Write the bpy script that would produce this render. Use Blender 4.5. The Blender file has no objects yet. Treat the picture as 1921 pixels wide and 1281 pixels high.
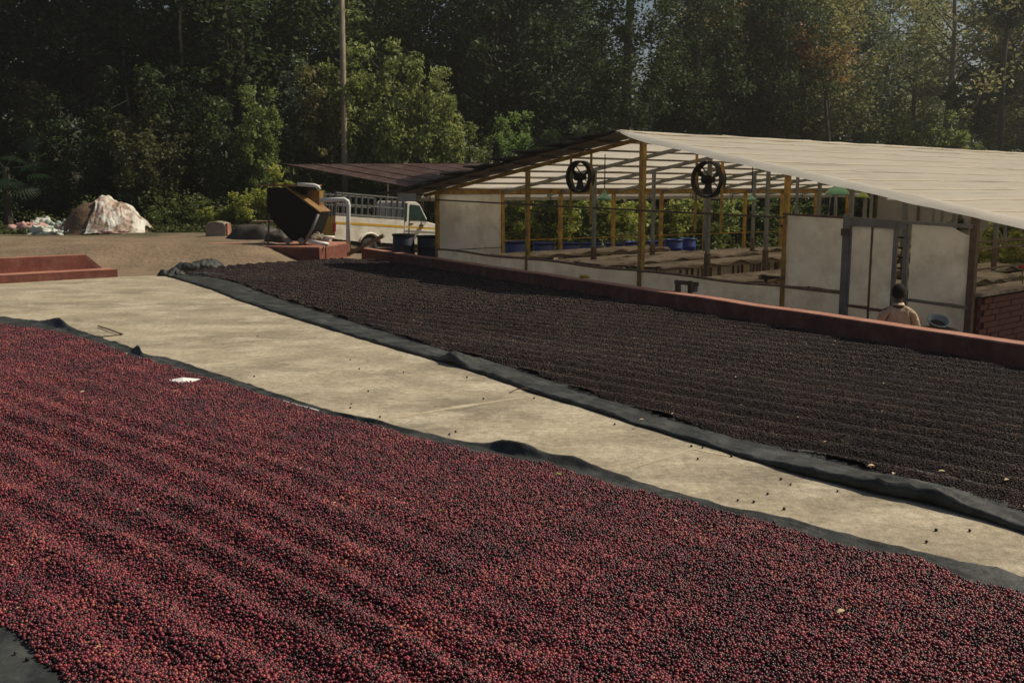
import bpy, math, random
import numpy as np
from mathutils import Vector, Matrix, noise as mnoise

R = math.radians
SC = bpy.context.scene
COL = SC.collection

# ------------------------------------------------------------------ camera
PITCH = math.atan(285.5 / 1874.0)
FPX = 1874.0
cam_data = bpy.data.cameras.new('camera')
cam = bpy.data.objects.new('camera', cam_data)
COL.objects.link(cam)
cam.location = (0, 0, 2)
cam.rotation_euler = (math.pi / 2 - PITCH, 0, 0)
cam_data.sensor_width = 36
cam_data.lens = 36 * FPX / 1921
cam_data.clip_end = 1500
SC.camera = cam

# ------------------------------------------------------------------ light
SUN_AZ, SUN_EL = 74.0, 47.0            # compass angle from +Y towards +X, elevation
world = bpy.data.worlds.new('World')
SC.world = world
world.use_nodes = True
wn = world.node_tree.nodes
sky = wn.new('ShaderNodeTexSky')
sky.sky_type = 'NISHITA'
sky.sun_disc = False
sky.sun_elevation = R(SUN_EL)
sky.sun_rotation = R(SUN_AZ)
sky.dust_density = 2.5
sky.ozone_density = 0.6
world.node_tree.links.new(sky.outputs[0], wn['Background'].inputs[0])
wn['Background'].inputs[1].default_value = 0.048
sun_data = bpy.data.lights.new('sun', 'SUN')
sun_data.energy = 3.9
sun_data.angle = R(0.5)
sun_data.color = (1.0, 0.885, 0.68)
sun = bpy.data.objects.new('sun', sun_data)
COL.objects.link(sun)
sv = Vector((math.cos(R(SUN_EL)) * math.sin(R(SUN_AZ)), math.cos(R(SUN_EL)) * math.cos(R(SUN_AZ)), math.sin(R(SUN_EL))))
sun.rotation_euler = sv.to_track_quat('Z', 'Y').to_euler()
sun.location = (20, 5, 30)
SC.view_settings.view_transform = 'Standard'
SC.view_settings.look = 'None'
SC.view_settings.gamma = 1
SC.view_settings.exposure = 0.12
SC.view_settings.use_curve_mapping = False
SC.render.engine = 'CYCLES'
SC.cycles.max_bounces = 6
SC.cycles.transmission_bounces = 4
SC.cycles.diffuse_bounces = 3

# ------------------------------------------------------------------ survey helpers (turn a sighting into a place)
def ray(px, py):
    dx = px - 960.5; dy = 640.5 - py
    return Vector((dx, FPX * math.cos(PITCH) + dy * math.sin(PITCH), -FPX * math.sin(PITCH) + dy * math.cos(PITCH)))

def G(px, py, z=0.0):
    d = ray(px, py); t = (z - 2) / d.z
    return Vector((d.x * t, d.y * t, z))

def D(px, py, Y):
    d = ray(px, py); t = Y / d.y
    return Vector((d.x * t, Y, 2 + d.z * t))

# ------------------------------------------------------------------ mesh helpers
def tag(o, label=None, cat=None, group=None, kind=None):
    if label: o['label'] = label
    if cat: o['category'] = cat
    if group: o['group'] = group
    if kind: o['kind'] = kind
    return o

def empty(name, loc, label, cat, group=None, rz=0.0):
    o = bpy.data.objects.new(name, None)
    COL.objects.link(o)
    o.empty_display_size = 0.2
    o.location = loc
    o.rotation_euler = (0, 0, rz)
    return tag(o, label, cat, group)

class MB:
    def __init__(s): s.v = []; s.f = []
    def add(s, vs, fs):
        n = len(s.v); s.v += [Vector(v) for v in vs]; s.f += [tuple(i + n for i in f) for f in fs]; return s
    def box(s, c, size, rz=0.0, M=None):
        x, y, z = size[0] / 2, size[1] / 2, size[2] / 2
        vs = [Vector((a * x, b * y, d * z)) for d in (-1, 1) for b in (-1, 1) for a in (-1, 1)]
        rot = M if M else Matrix.Rotation(rz, 3, 'Z')
        c = Vector(c)
        return s.add([rot @ v + c for v in vs], [(0, 2, 3, 1), (4, 5, 7, 6), (0, 1, 5, 4), (2, 6, 7, 3), (0, 4, 6, 2), (1, 3, 7, 5)])
    def bar(s, p, q, w, h, up=(0, 0, 1)):
        p = Vector(p); q = Vector(q); d = (q - p); L = d.length; d.normalize()
        up = Vector(up)
        if abs(d.dot(up)) > 0.98: up = Vector((math.cos(R(41.5)), math.sin(R(41.5)), 0))
        a = d.cross(up).normalized(); b = a.cross(d).normalized()
        vs = []
        for e in (p, q):
            for i, j in ((-1, -1), (1, -1), (1, 1), (-1, 1)):
                vs.append(e + a * (i * w / 2) + b * (j * h / 2))
        return s.add(vs, [(0, 1, 2, 3), (7, 6, 5, 4), (0, 4, 5, 1), (1, 5, 6, 2), (2, 6, 7, 3), (3, 7, 4, 0)])
    def tube(s, pts, r, n=8, cap=True):
        pts = [Vector(p) for p in pts]
        if not hasattr(r, '__len__'): r = [r] * len(pts)
        base = len(s.v); prev = None
        for i, p in enumerate(pts):
            d = (pts[min(i + 1, len(pts) - 1)] - pts[max(i - 1, 0)]).normalized()
            if prev is None:
                a = d.cross(Vector((0, 0, 1)))
                if a.length < 0.05: a = d.cross(Vector((1, 0, 0)))
            else:
                a = prev - d * prev.dot(d)
            a.normalize(); prev = a; b = d.cross(a)
            for k in range(n):
                t = 2 * math.pi * k / n
                s.v.append(p + a * (math.cos(t) * r[i]) + b * (math.sin(t) * r[i]))
        for i in range(len(pts) - 1):
            for k in range(n):
                s.f.append((base + i * n + k, base + i * n + (k + 1) % n, base + (i + 1) * n + (k + 1) % n, base + (i + 1) * n + k))
        if cap:
            s.f.append(tuple(base + k for k in range(n))[::-1])
            s.f.append(tuple(base + (len(pts) - 1) * n + k for k in range(n)))
        return s
    def lathe(s, prof, n=24, c=(0, 0, 0), M=None, cap=False):
        base = len(s.v); c = Vector(c)
        for r, z in prof:
            for k in range(n):
                t = 2 * math.pi * k / n
                v = Vector((math.cos(t) * r, math.sin(t) * r, z))
                if M: v = M @ v
                s.v.append(v + c)
        for i in range(len(prof) - 1):
            for k in range(n):
                s.f.append((base + i * n + k, base + i * n + (k + 1) % n, base + (i + 1) * n + (k + 1) % n, base + (i + 1) * n + k))
        if cap:
            s.f.append(tuple(base + k for k in range(n))[::-1])
            s.f.append(tuple(base + (len(prof) - 1) * n + k for k in range(n)))
        return s
    def prism(s, poly, ext):
        n = len(poly); ext = Vector(ext)
        a = [Vector(p) for p in poly]; b = [p + ext for p in a]
        return s.add(a + b, [tuple(range(n))[::-1], tuple(range(n, 2 * n))] + [(i, (i + 1) % n, n + (i + 1) % n, n + i) for i in range(n)])
    def grid(s, fn, nu, nv):
        base = len(s.v)
        for j in range(nv + 1):
            for i in range(nu + 1):
                s.v.append(Vector(fn(i / nu, j / nv)))
        for j in range(nv):
            for i in range(nu):
                a = base + j * (nu + 1) + i
                s.f.append((a, a + 1, a + nu + 2, a + nu + 1))
        return s
    def build(s, name, mat, parent=None, world=True, smooth=False, bevel=0.0, solid=0.0):
        me = bpy.data.meshes.new(name)
        off = Vector((0, 0, 0))
        if parent is not None and world:
            off = root_loc(parent)
        me.from_pydata([v - off for v in s.v], [], s.f)
        me.materials.append(mat)
        if smooth:
            me.polygons.foreach_set('use_smooth', [True] * len(me.polygons))
        me.update()
        o = bpy.data.objects.new(name, me)
        COL.objects.link(o)
        if parent is not None: o.parent = parent
        if bevel:
            m = o.modifiers.new('bevel', 'BEVEL'); m.width = bevel; m.segments = 2; m.limit_method = 'ANGLE'
        if solid:
            m = o.modifiers.new('solid', 'SOLIDIFY'); m.thickness = solid; m.offset = 0
        return o

def root_loc(p):
    l = Vector((0, 0, 0))
    while p is not None:
        l += p.location; p = p.parent
    return l

def kids(o): return [c for c in bpy.data.objects if c.parent == o]

def copy_tree(o, tree=None, parent=None):
    if tree is None: tree = gather(o)
    c = o.copy(); COL.objects.link(c)
    if parent is not None: c.parent = parent
    for ch, sub in tree: copy_tree(ch, sub, c)
    return c

def gather(o): return [(c, gather(c)) for c in kids(o)]

def place(o, loc, rz=None, label=None, scale=None):
    o.location = loc
    if rz is not None: o.rotation_euler = (o.rotation_euler[0], o.rotation_euler[1], rz)
    if label: o['label'] = label
    if scale: o.scale = scale
    return o

def n3(x, y, z=0.0): return mnoise.noise(Vector((x, y, z)))

def sstep(a, b, x):
    t = min(1.0, max(0.0, (x - a) / (b - a))); return t * t * (3 - 2 * t)

# ------------------------------------------------------------------ materials
def mat(name, c1, c2=None, scale=4.0, rough=0.7, bump=0.0, bscale=30.0, metal=0.0, trans=0.0, stretch=(1, 1, 1), lo=0.35, hi=0.65, detail=5, dirt=None, dscale=1.2, coords='Object', spec=0.5, rot=0, grit=None):
    m = bpy.data.materials.new(name); m.use_nodes = True
    nt = m.node_tree; N = nt.nodes; Lk = nt.links
    b = N['Principled BSDF']
    b.inputs['Roughness'].default_value = rough
    b.inputs['Metallic'].default_value = metal
    b.inputs['Specular IOR Level'].default_value = spec
    c1 = (*c1, 1); c2 = (*(c2 or [x * 0.75 for x in c1[:3]]), 1)
    tc = N.new('ShaderNodeTexCoord'); mp = N.new('ShaderNodeMapping')
    mp.inputs['Scale'].default_value = stretch
    if rot:
        m0 = N.new('ShaderNodeMapping'); m0.inputs['Rotation'].default_value = (0, 0, math.radians(rot)); Lk.new(tc.outputs[coords], m0.inputs[0])
    Lk.new(m0.outputs[0] if rot else tc.outputs[coords], mp.inputs[0])
    nz = N.new('ShaderNodeTexNoise'); nz.inputs['Scale'].default_value = scale; nz.inputs['Detail'].default_value = detail
    nz.inputs['Roughness'].default_value = 0.65
    Lk.new(mp.outputs[0], nz.inputs['Vector'])
    rp = N.new('ShaderNodeValToRGB')
    rp.color_ramp.elements[0].position = lo; rp.color_ramp.elements[0].color = c2
    rp.color_ramp.elements[1].position = hi; rp.color_ramp.elements[1].color = c1
    Lk.new(nz.outputs['Fac'], rp.inputs[0])
    out = rp.outputs[0]
    if dirt:
        n2 = N.new('ShaderNodeTexNoise'); n2.inputs['Scale'].default_value = dscale; n2.inputs['Detail'].default_value = 8; n2.inputs['Roughness'].default_value = 0.7
        Lk.new(mp.outputs[0], n2.inputs['Vector'])
        r2 = N.new('ShaderNodeValToRGB'); r2.color_ramp.elements[0].position = 0.46; r2.color_ramp.elements[1].position = 0.66
        Lk.new(n2.outputs['Fac'], r2.inputs[0])
        mx = N.new('ShaderNodeMix'); mx.data_type = 'RGBA'
        Lk.new(r2.outputs[0], mx.inputs[0]); Lk.new(out, mx.inputs[6]); mx.inputs[7].default_value = (*dirt, 1)
        out = mx.outputs[2]
    if grit:
        n4 = N.new('ShaderNodeTexNoise'); n4.inputs['Scale'].default_value = grit[0]; n4.inputs['Detail'].default_value = 10; n4.inputs['Roughness'].default_value = .8
        Lk.new(tc.outputs[coords], n4.inputs['Vector'])
        r4 = N.new('ShaderNodeMapRange'); r4.inputs[1].default_value = .3; r4.inputs[2].default_value = .7; r4.inputs[3].default_value = 1 - grit[1]; r4.inputs[4].default_value = 1 + grit[1]
        Lk.new(n4.outputs['Fac'], r4.inputs[0])
        v4 = N.new('ShaderNodeVectorMath'); v4.operation = 'SCALE'; Lk.new(out, v4.inputs[0]); Lk.new(r4.outputs[0], v4.inputs['Scale'])
        out = v4.outputs[0]
    Lk.new(out, b.inputs['Base Color'])
    if bump:
        nb = N.new('ShaderNodeTexNoise'); nb.inputs['Scale'].default_value = bscale; nb.inputs['Detail'].default_value = 4
        Lk.new(mp.outputs[0], nb.inputs['Vector'])
        bp = N.new('ShaderNodeBump'); bp.inputs['Strength'].default_value = 1.0; bp.inputs['Distance'].default_value = bump
        Lk.new(nb.outputs['Fac'], bp.inputs['Height']); Lk.new(bp.outputs[0], b.inputs['Normal'])
    if trans:
        tr = N.new('ShaderNodeBsdfTranslucent'); Lk.new(out, tr.inputs['Color'])
        ms = N.new('ShaderNodeMixShader'); ms.inputs[0].default_value = trans
        Lk.new(b.outputs[0], ms.inputs[1]); Lk.new(tr.outputs[0], ms.inputs[2])
        Lk.new(ms.outputs[0], N['Material Output'].inputs['Surface'])
    return m

M = {}
M['concrete'] = mat('concrete', (.37, .315, .225), (.215, .183, .132), .7, .9, .006, 50, stretch=(1, 1.35, 1), lo=.34, hi=.60, detail=14, dirt=(.50, .44, .33), dscale=1.15, coords='Object', grit=(15, .5))
M['platform'] = mat('platform concrete', (.30, .26, .2), (.2, .17, .13), 1.5, .9, .01, 20)
M['red_oxide'] = mat('red oxide plaster', (.165, .042, .028), (.10, .027, .019), 2.2, .75, .004, 25, dirt=(.21, .085, .06), dscale=3, grit=(9, .2))  # darkened to carry the shade on the near wall faces
M['red_sunlit'] = mat('sunlit red plaster', (.42, .20, .14), (.30, .12, .08), 3, .8, .004, 30)  # paler copy of the red oxide, sunlight painted into tops and lit faces
M['net'] = mat('black net sheet', (.060, .064, .060), (.038, .040, .037), 6, .62, .012, 9, dirt=(.11, .11, .10), dscale=2.5, coords='Generated', spec=.4)
M['net'] = mat('black net sheet', (.036, .040, .039), (.020, .022, .021), 5, .6, .02, 9, dirt=(.07, .075, .072), dscale=2.5, spec=.35)
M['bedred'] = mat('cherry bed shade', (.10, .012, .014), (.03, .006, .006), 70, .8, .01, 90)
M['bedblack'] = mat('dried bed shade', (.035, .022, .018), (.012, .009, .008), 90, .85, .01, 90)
M['yellow'] = mat('yellow painted steel', (.52, .33, .035), (.36, .20, .03), 6, .55, dirt=(.16, .07, .03), dscale=4)
M['steel'] = mat('grey galvanised steel', (.24, .25, .24), (.16, .165, .16), 8, .5, metal=.3, dirt=(.12, .11, .095), dscale=4)
M['rust'] = mat('brown rusty steel', (.13, .09, .06), (.07, .045, .03), 8, .75)
M['plastic_top'] = mat('weathered polythene', (.88, .82, .70), (.78, .72, .60), 1.6, .6, .012, 7, trans=.48, stretch=(.22, 2.2, 1), dirt=(.62, .56, .45), dscale=1.6, rot=-41.5)
M['plastic_under'] = mat('cream translucent sheet', (.84, .78, .68), (.72, .66, .56), 1.5, .6, trans=.58)
M['hem'] = mat('white polythene hem', (.86, .83, .75), (.76, .73, .65), 3, .5, trans=.45)
M['curtain'] = mat('dusty white polythene', (.90, .90, .86), (.76, .76, .70), 1.2, .6, .012, 5, trans=.6, dirt=(.62, .60, .53), dscale=1.6)
M['dark_sheet'] = mat('dark roof cover', (.035, .038, .034), (.018, .020, .019), 4, .7, .01, 12, dirt=(.07, .045, .03), dscale=2)
M['maroon_roof'] = mat('maroon roofing sheet', (.16, .095, .085), (.11, .06, .055), 2, .6, .003, 20, dirt=(.2, .14, .12), dscale=2)
M['blue'] = mat('blue plastic drum', (.009, .034, .20), (.006, .02, .12), 4, .4)
M['blue_dark'] = mat('dark blue plastic drum', (.006, .014, .045), (.004, .009, .03), 4, .5)
M['green_lamp'] = mat('green enamel', (.22, .50, .32), (.17, .42, .27), 5, .3)
M['lime_lamp'] = mat('lime enamel', (.34, .48, .08), (.25, .38, .06), 5, .3)
M['black'] = mat('black paint', (.010, .009, .008), (.006, .006, .006), 5, .85, spec=.15)
M['fanblack'] = mat('dark brown fan steel', (.03, .022, .016), (.014, .011, .009), 6, .45, metal=.3)
M['white_paint'] = mat('white car paint', (.74, .72, .64), (.64, .60, .52), 3, .3, dirt=(.5, .44, .34), dscale=2)
M['truck_yellow'] = mat('yellow car paint', (.55, .33, .02), (.45, .26, .02), 3, .4)
M['glass'] = mat('dark window glass', (.02, .05, .045), (.012, .03, .03), 3, .08)
M['rubber'] = mat('tyre rubber', (.02, .02, .02), (.03, .027, .024), 9, .85)
M['red_lens'] = mat('red lamp lens', (.30, .012, .01), None, 3, .2)
M['ochre'] = mat('ochre rusty paint', (.30, .17, .045), (.18, .095, .03), 4, .6, dirt=(.10, .045, .02), dscale=3)
M['pvc'] = mat('white pvc pipe', (.78, .78, .74), (.6, .6, .56), 4, .35)
M['wood'] = mat('weathered wood', (.26, .18, .11), (.15, .10, .06), 9, .8, .003, 30, stretch=(1, 1, 1))
M['bedtop'] = mat('dusty hessian', (.42, .36, .28), (.24, .20, .155), 3, .9, .015, 15, dirt=(.10, .075, .055), dscale=1.2)
M['pole'] = mat('concrete pole', (.30, .26, .18), (.20, .17, .12), 2, .85, .004, 20)
M['bark'] = mat('bark', (.09, .07, .05), (.035, .028, .02), 7, .9, .02, 14, stretch=(1, 1, .25))
M['bark_pale'] = mat('pale bark', (.28, .24, .18), (.15, .125, .09), 7, .9, .015, 14, stretch=(1, 1, .25))
M['soil'] = mat('brown soil', (.16, .10, .06), (.085, .05, .03), 2.5, .95, .05, 6)
M['tarp'] = mat('pale tarpaulin', (.66, .67, .61), (.20, .135, .085), 1.3, .6, .04, 7, lo=.47, hi=.55, dirt=(.55, .42, .36), dscale=3, detail=7)
M['sack_white'] = mat('white sack', (.70, .72, .66), (.5, .52, .44), 5, .7, .02, 12)
M['sack_pink'] = mat('pink sack', (.62, .38, .34), (.45, .26, .22), 5, .7, .02, 12)
M['sack_green'] = mat('pale green sack', (.40, .50, .44), (.28, .34, .29), 5, .7, .02, 12)
M['skin'] = mat('dark skin', (.085, .042, .027), (.065, .032, .02), 9, .6)
M['hair'] = mat('black hair', (.010, .009, .008), (.005, .005, .005), 40, .8, .01, 120, spec=.2)
M['shirt'] = mat('tan shirt cloth', (.56, .42, .27), (.40, .29, .18), 5, .85, .035, 12)
M['collar'] = mat('pale collar cloth', (.66, .52, .36), (.5, .38, .25), 8, .85, .008, 18)
M['trousers'] = mat('dark trousers', (.03, .03, .04), None, 8, .9)
M['paper'] = mat('white paper', (.85, .85, .85), (.8, .8, .8), 5, .8)
M['basin'] = mat('pale grey green basin', (.33, .36, .33), (.22, .24, .22), 5, .4)
M['brick'] = mat('red painted block', (.105, .026, .015), (.06, .016, .011), 5, .85, .006, 25)
M['mortar'] = mat('dark mortar', (.075, .022, .014), None, 9, .95)
M['dry_leaf'] = mat('dry leaf', (.52, .40, .24), (.4, .28, .15), 20, .7)
M['green_leaf'] = mat('yellow green leaf', (.22, .20, .03), None, 20, .6)
M['wire'] = mat('wire', (.012, .012, .012), None, 9, .95, spec=.1)
M['grey_band'] = mat('pale grey fascia', (.60, .58, .52), (.48, .46, .41), 3, .7, trans=.4)
M['flower_red'] = mat('red flower', (.55, .03, .05), None, 9, .6)
M['twig'] = mat('brown twig', (.12, .08, .05), None, 9, .9)
M['endwall'] = mat('grey partition sheet', (.33, .32, .29), (.25, .24, .21), 2, .7)

def leaf_mat():
    m = bpy.data.materials.new('foliage'); m.use_nodes = True
    nt = m.node_tree; N = nt.nodes; Lk = nt.links
    b = N['Principled BSDF']; b.inputs['Roughness'].default_value = .55; b.inputs['Specular IOR Level'].default_value = .3
    oi = N.new('ShaderNodeObjectInfo')
    at = N.new('ShaderNodeAttribute'); at.attribute_name = 'tint'
    mr = N.new('ShaderNodeMapRange'); mr.inputs[3].default_value = .7; mr.inputs[4].default_value = 2.6
    Lk.new(at.outputs['Fac'], mr.inputs[0])
    vm = N.new('ShaderNodeVectorMath'); vm.operation = 'SCALE'
    Lk.new(oi.outputs['Color'], vm.inputs[0]); Lk.new(mr.outputs[0], vm.inputs['Scale'])
    hs = N.new('ShaderNodeHueSaturation')
    m2 = N.new('ShaderNodeMapRange'); m2.inputs[3].default_value = .525; m2.inputs[4].default_value = .47
    Lk.new(at.outputs['Fac'], m2.inputs[0]); Lk.new(m2.outputs[0], hs.inputs['Hue'])
    Lk.new(vm.outputs[0], hs.inputs['Color'])
    Lk.new(hs.outputs[0], b.inputs['Base Color'])
    tr = N.new('ShaderNodeBsdfTranslucent'); Lk.new(hs.outputs[0], tr.inputs['Color'])
    ms = N.new('ShaderNodeMixShader'); ms.inputs[0].default_value = .42
    Lk.new(b.outputs[0], ms.inputs[1]); Lk.new(tr.outputs[0], ms.inputs[2])
    Lk.new(ms.outputs[0], N['Material Output'].inputs['Surface'])
    return m
M['leaf'] = leaf_mat()

def ground_mat():
    m = bpy.data.materials.new('earth and grass'); m.use_nodes = True
    nt = m.node_tree; N = nt.nodes; Lk = nt.links
    b = N['Principled BSDF']; b.inputs['Roughness'].default_value = .95
    tc = N.new('ShaderNodeTexCoord')
    nz = N.new('ShaderNodeTexNoise'); nz.inputs['Scale'].default_value = .8; nz.inputs['Detail'].default_value = 9; nz.inputs['Roughness'].default_value = .7
    Lk.new(tc.outputs['Object'], nz.inputs['Vector'])
    r1 = N.new('ShaderNodeValToRGB'); e = r1.color_ramp.elements
    e[0].position = .35; e[0].color = (.15, .105, .065, 1); e[1].position = .66; e[1].color = (.25, .185, .12, 1)
    r2 = N.new('ShaderNodeValToRGB'); e = r2.color_ramp.elements
    e[0].position = .4; e[0].color = (.035, .04, .015, 1); e[1].position = .62; e[1].color = (.11, .085, .045, 1)
    Lk.new(nz.outputs['Fac'], r1.inputs[0]); Lk.new(nz.outputs['Fac'], r2.inputs[0])
    at = N.new('ShaderNodeAttribute'); at.attribute_name = 'grassy'
    mx = N.new('ShaderNodeMix'); mx.data_type = 'RGBA'
    Lk.new(at.outputs['Fac'], mx.inputs[0]); Lk.new(r1.outputs[0], mx.inputs[6]); Lk.new(r2.outputs[0], mx.inputs[7])
    Lk.new(mx.outputs[2], b.inputs['Base Color'])
    nb = N.new('ShaderNodeTexNoise'); nb.inputs['Scale'].default_value = 7; nb.inputs['Detail'].default_value = 6
    Lk.new(tc.outputs['Object'], nb.inputs['Vector'])
    bp = N.new('ShaderNodeBump'); bp.inputs['Distance'].default_value = .05
    Lk.new(nb.outputs['Fac'], bp.inputs['Height']); Lk.new(bp.outputs[0], b.inputs['Normal'])
    return m

def cherry_mat(name, stops, rough, spec=.4):
    m = bpy.data.materials.new(name); m.use_nodes = True
    nt = m.node_tree; N = nt.nodes; Lk = nt.links
    b = N['Principled BSDF']; b.inputs['Roughness'].default_value = rough; b.inputs['Specular IOR Level'].default_value = spec
    oi = N.new('ShaderNodeObjectInfo')
    # patches where the fruit is riper or drier
    nz = N.new('ShaderNodeTexNoise'); nz.inputs['Scale'].default_value = 1.6; nz.inputs['Detail'].default_value = 6; nz.inputs['Roughness'].default_value = .7
    Lk.new(oi.outputs['Location'], nz.inputs['Vector'])
    ma = N.new('ShaderNodeMath'); ma.operation = 'MULTIPLY_ADD'; ma.inputs[1].default_value = 1.0; ma.inputs[2].default_value = -.52
    Lk.new(nz.outputs['Fac'], ma.inputs[0])
    ad = N.new('ShaderNodeMath'); ad.operation = 'ADD'; ad.use_clamp = True
    Lk.new(oi.outputs['Random'], ad.inputs[0]); Lk.new(ma.outputs[0], ad.inputs[1])
    rp = N.new('ShaderNodeValToRGB'); cr = rp.color_ramp
    cr.elements[0].position = stops[0][0]; cr.elements[0].color = (*stops[0][1], 1)
    cr.elements[1].position = stops[-1][0]; cr.elements[1].color = (*stops[-1][1], 1)
    for p, c in stops[1:-1]:
        e = cr.elements.new(p); e.color = (*c, 1)
    Lk.new(ad.outputs[0], rp.inputs[0]); Lk.new(rp.outputs[0], b.inputs['Base Color'])
    return m
M['cherry'] = cherry_mat('red coffee cherry', [(0, (.016, .009, .009)), (.27, (.040, .012, .014)), (.48, (.095, .018, .026)), (.70, (.19, .028, .044)), (.93, (.31, .055, .072)), (.992, (.36, .09, .07)), (1, (.40, .13, .08))], .34)
M['dried'] = cherry_mat('dried coffee cherry', [(0, (.010, .007, .008)), (.4, (.027, .018, .019)), (.7, (.054, .034, .034)), (.95, (.10, .060, .052)), (1, (.17, .10, .06))], .6, .25)

# ------------------------------------------------------------------ ground, patio
PL0 = Vector((5.68, 10.91, 0)); PLD = Vector((-.482, .876, 0)).normalized(); PLN = Vector((.876, .482, 0)).normalized()
def qdist(x, y): return (x - PL0.x) * PLN.x + (y - PL0.y) * PLN.y

def resample(pts, step):
    pts = [Vector(p) for p in pts]; out = [pts[0]]
    for a, b in zip(pts[:-1], pts[1:]):
        n = max(1, int((b - a).length / step))
        for k in range(1, n + 1): out.append(a.lerp(b, k / n))
    return out

def interp(x, xs, ys): return float(np.interp(x, xs, ys))

def gz(x, y):
    low = interp(x, [-6, -3, 0, 3, 8], [-.05, -.14, -.35, -.62, -.72])
    q = qdist(x, y)
    left = -.05 + .5 * sstep(-5.5, -7.3, x) * sstep(25.6, 28.8, y - .9 * max(0, min(1, (-8 - x) / 3)) * -1)
    left += .13 * n3(x * .35, y * .45) * sstep(24, 27, y) * sstep(-6.5, -9, x)
    if y > 30: left = left * (1 - sstep(-5.2, -3, x)) + (-.14) * sstep(-5.2, -3, x)
    k = sstep(-.42, -.05, q)
    z = left * (1 - k) + low * k
    if y > 30 and x < -2: z = left
    z += .07 * max(0, y - 44) * (1 if x < 20 else .8) if y < 130 else .07 * 86
    z += .12 * n3(x * .15, y * .15, 4) * sstep(36, 46, y)
    if y < 0 or abs(x) > 40: z = min(z, max(z, -.6))
    return z

def build_ground():
    xs = np.unique(np.concatenate([np.arange(-14, 12, .2), np.arange(12, 30, .8), np.arange(-30, -14, .8), np.arange(-200, -30, 10), np.arange(30, 210, 10)]))
    ys = np.unique(np.concatenate([np.arange(-6, 34, .25), np.arange(34, 60, .8), np.arange(60, 260, 8), np.arange(-60, -6, 10)]))
    V = []; g = []
    for y in ys:
        for x in xs:
            z = gz(x, y); V.append((x, y, z))
            gr = sstep(33.0, 35.5, y + 1.2 * n3(x * .4, y * .4)) if x < -5 else (sstep(30, 38, y) * (.6 if x < 12 else 1))
            if x > 12: gr = max(gr, .7)
            g.append(max(0, min(1, gr + .25 * n3(x * .9, y * .9, 2) * (y > 30))))
    nx = len(xs); F = []
    for j in range(len(ys) - 1):
        for i in range(nx - 1):
            a = j * nx + i; F.append((a, a + 1, a + nx + 1, a + nx))
    me = bpy.data.meshes.new('ground'); me.from_pydata(V, [], F)
    me.polygons.foreach_set('use_smooth', [True] * len(F))
    at = me.attributes.new('grassy', 'FLOAT', 'POINT'); at.data.foreach_set('value', g)
    me.materials.append(ground_mat())
    o = bpy.data.objects.new('ground', me); COL.objects.link(o); tag(o, kind='structure')
build_ground()

def flat_poly(name, pts, z, m):
    mb = MB(); mb.add([(p[0], p[1], z) for p in pts], [tuple(range(len(pts)))])
    return mb.build(name, m)
pq = lambda t, q=0.0: PL0 + PLD * t + PLN * q
patio_pts = [(-30, -5), (14, -5), tuple(pq(-14, .05))[:2], tuple(pq(20.6, .05))[:2], (-5.25, 27.92), (-5.6, 27.2), (-6.4, 25.6), (-7.4, 24.3), (-8.4, 23.35), (-9.4, 23.0), (-12, 21.6), (-30, 21.0)]
tag(flat_poly('patio', patio_pts, 0, M['concrete']), kind='structure')
def joint(pts, w, label=None):
    pts = resample([G(*p) for p in pts], .12); mb = MB()
    for k, p in enumerate(pts):
        d = (pts[min(k + 1, len(pts) - 1)] - pts[max(k - 1, 0)]).normalized(); nr = Vector((-d.y, d.x, 0))
        p = p + nr * .025 * n3(p.x * 2, p.y * 2)
        ww = w * (.35 + .9 * abs(n3(p.x * 3, p.y * 3, 4)))
        mb.v += [p + nr * ww + Vector((0, 0, .002)), p - nr * ww + Vector((0, 0, .002))]
    for k in range(len(pts) - 1): mb.f.append((2 * k, 2 * k + 1, 2 * k + 3, 2 * k + 2))
    tag(mb.build('slab_joint', M['joint']), kind='structure')
M['joint'] = mat('pale cement smear', (.50, .43, .31), (.38, .31, .21), 3, .9, .004, 40)
joint([(640, 800), (760, 780), (880, 760), (985, 745)], .055)
joint([(385, 690), (480, 672), (600, 660), (720, 650)], .05)
joint([(1180, 880), (1300, 842), (1400, 862)], .03)

# ------------------------------------------------------------------ the parapet
def parapet():
    r = empty('parapet_wall', pq(10), 'long low red plastered wall along the far side of the black cherry bed', 'wall')
    def fn(u, v):
        return None
    T0, T1 = -9.0, 20.9
    mb = MB(); n = 90
    for k in range(n + 1):
        t = T0 + (T1 - T0) * k / n
        w = .012 * n3(t * .9, 3.3); w2 = .012 * n3(t * .8, 8.1)
        for q, z in ((0 + w, -.9), (0 + w, .285 + w2), (.24 + w, .285 + w2), (.24 + w, -.9)):
            p = pq(t, q); mb.v.append(Vector((p.x, p.y, z)))
    for k in range(n):
        a = 4 * k
        for i in range(3): mb.f.append((a + i, a + 4 + i, a + 5 + i, a + 1 + i))
    mb.f.append((0, 1, 2, 3)); mb.f.append((4 * n + 3, 4 * n + 2, 4 * n + 1, 4 * n))
    mb.build('wall_body', M['red_oxide'], r)
    mb = MB()
    for k in range(n + 1):
        t = T0 + (T1 - T0) * k / n
        w = .012 * n3(t * .9, 3.3); w2 = .012 * n3(t * .8, 8.1)
        for q, z in ((-.006 + w, .283 + w2), (.004 + w, .300 + w2), (.236 + w, .300 + w2), (.246 + w, .283 + w2)):
            p = pq(t, q); mb.v.append(Vector((p.x, p.y, z)))
    for k in range(n):
        a = 4 * k
        for i in range(3): mb.f.append((a + i, a + 4 + i, a + 5 + i, a + 1 + i))
    mb.f.append((0, 1, 2, 3)); mb.f.append((4 * n + 3, 4 * n + 2, 4 * n + 1, 4 * n))
    mb.build('wall_top', M['red_sunlit'], r)
parapet()

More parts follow.
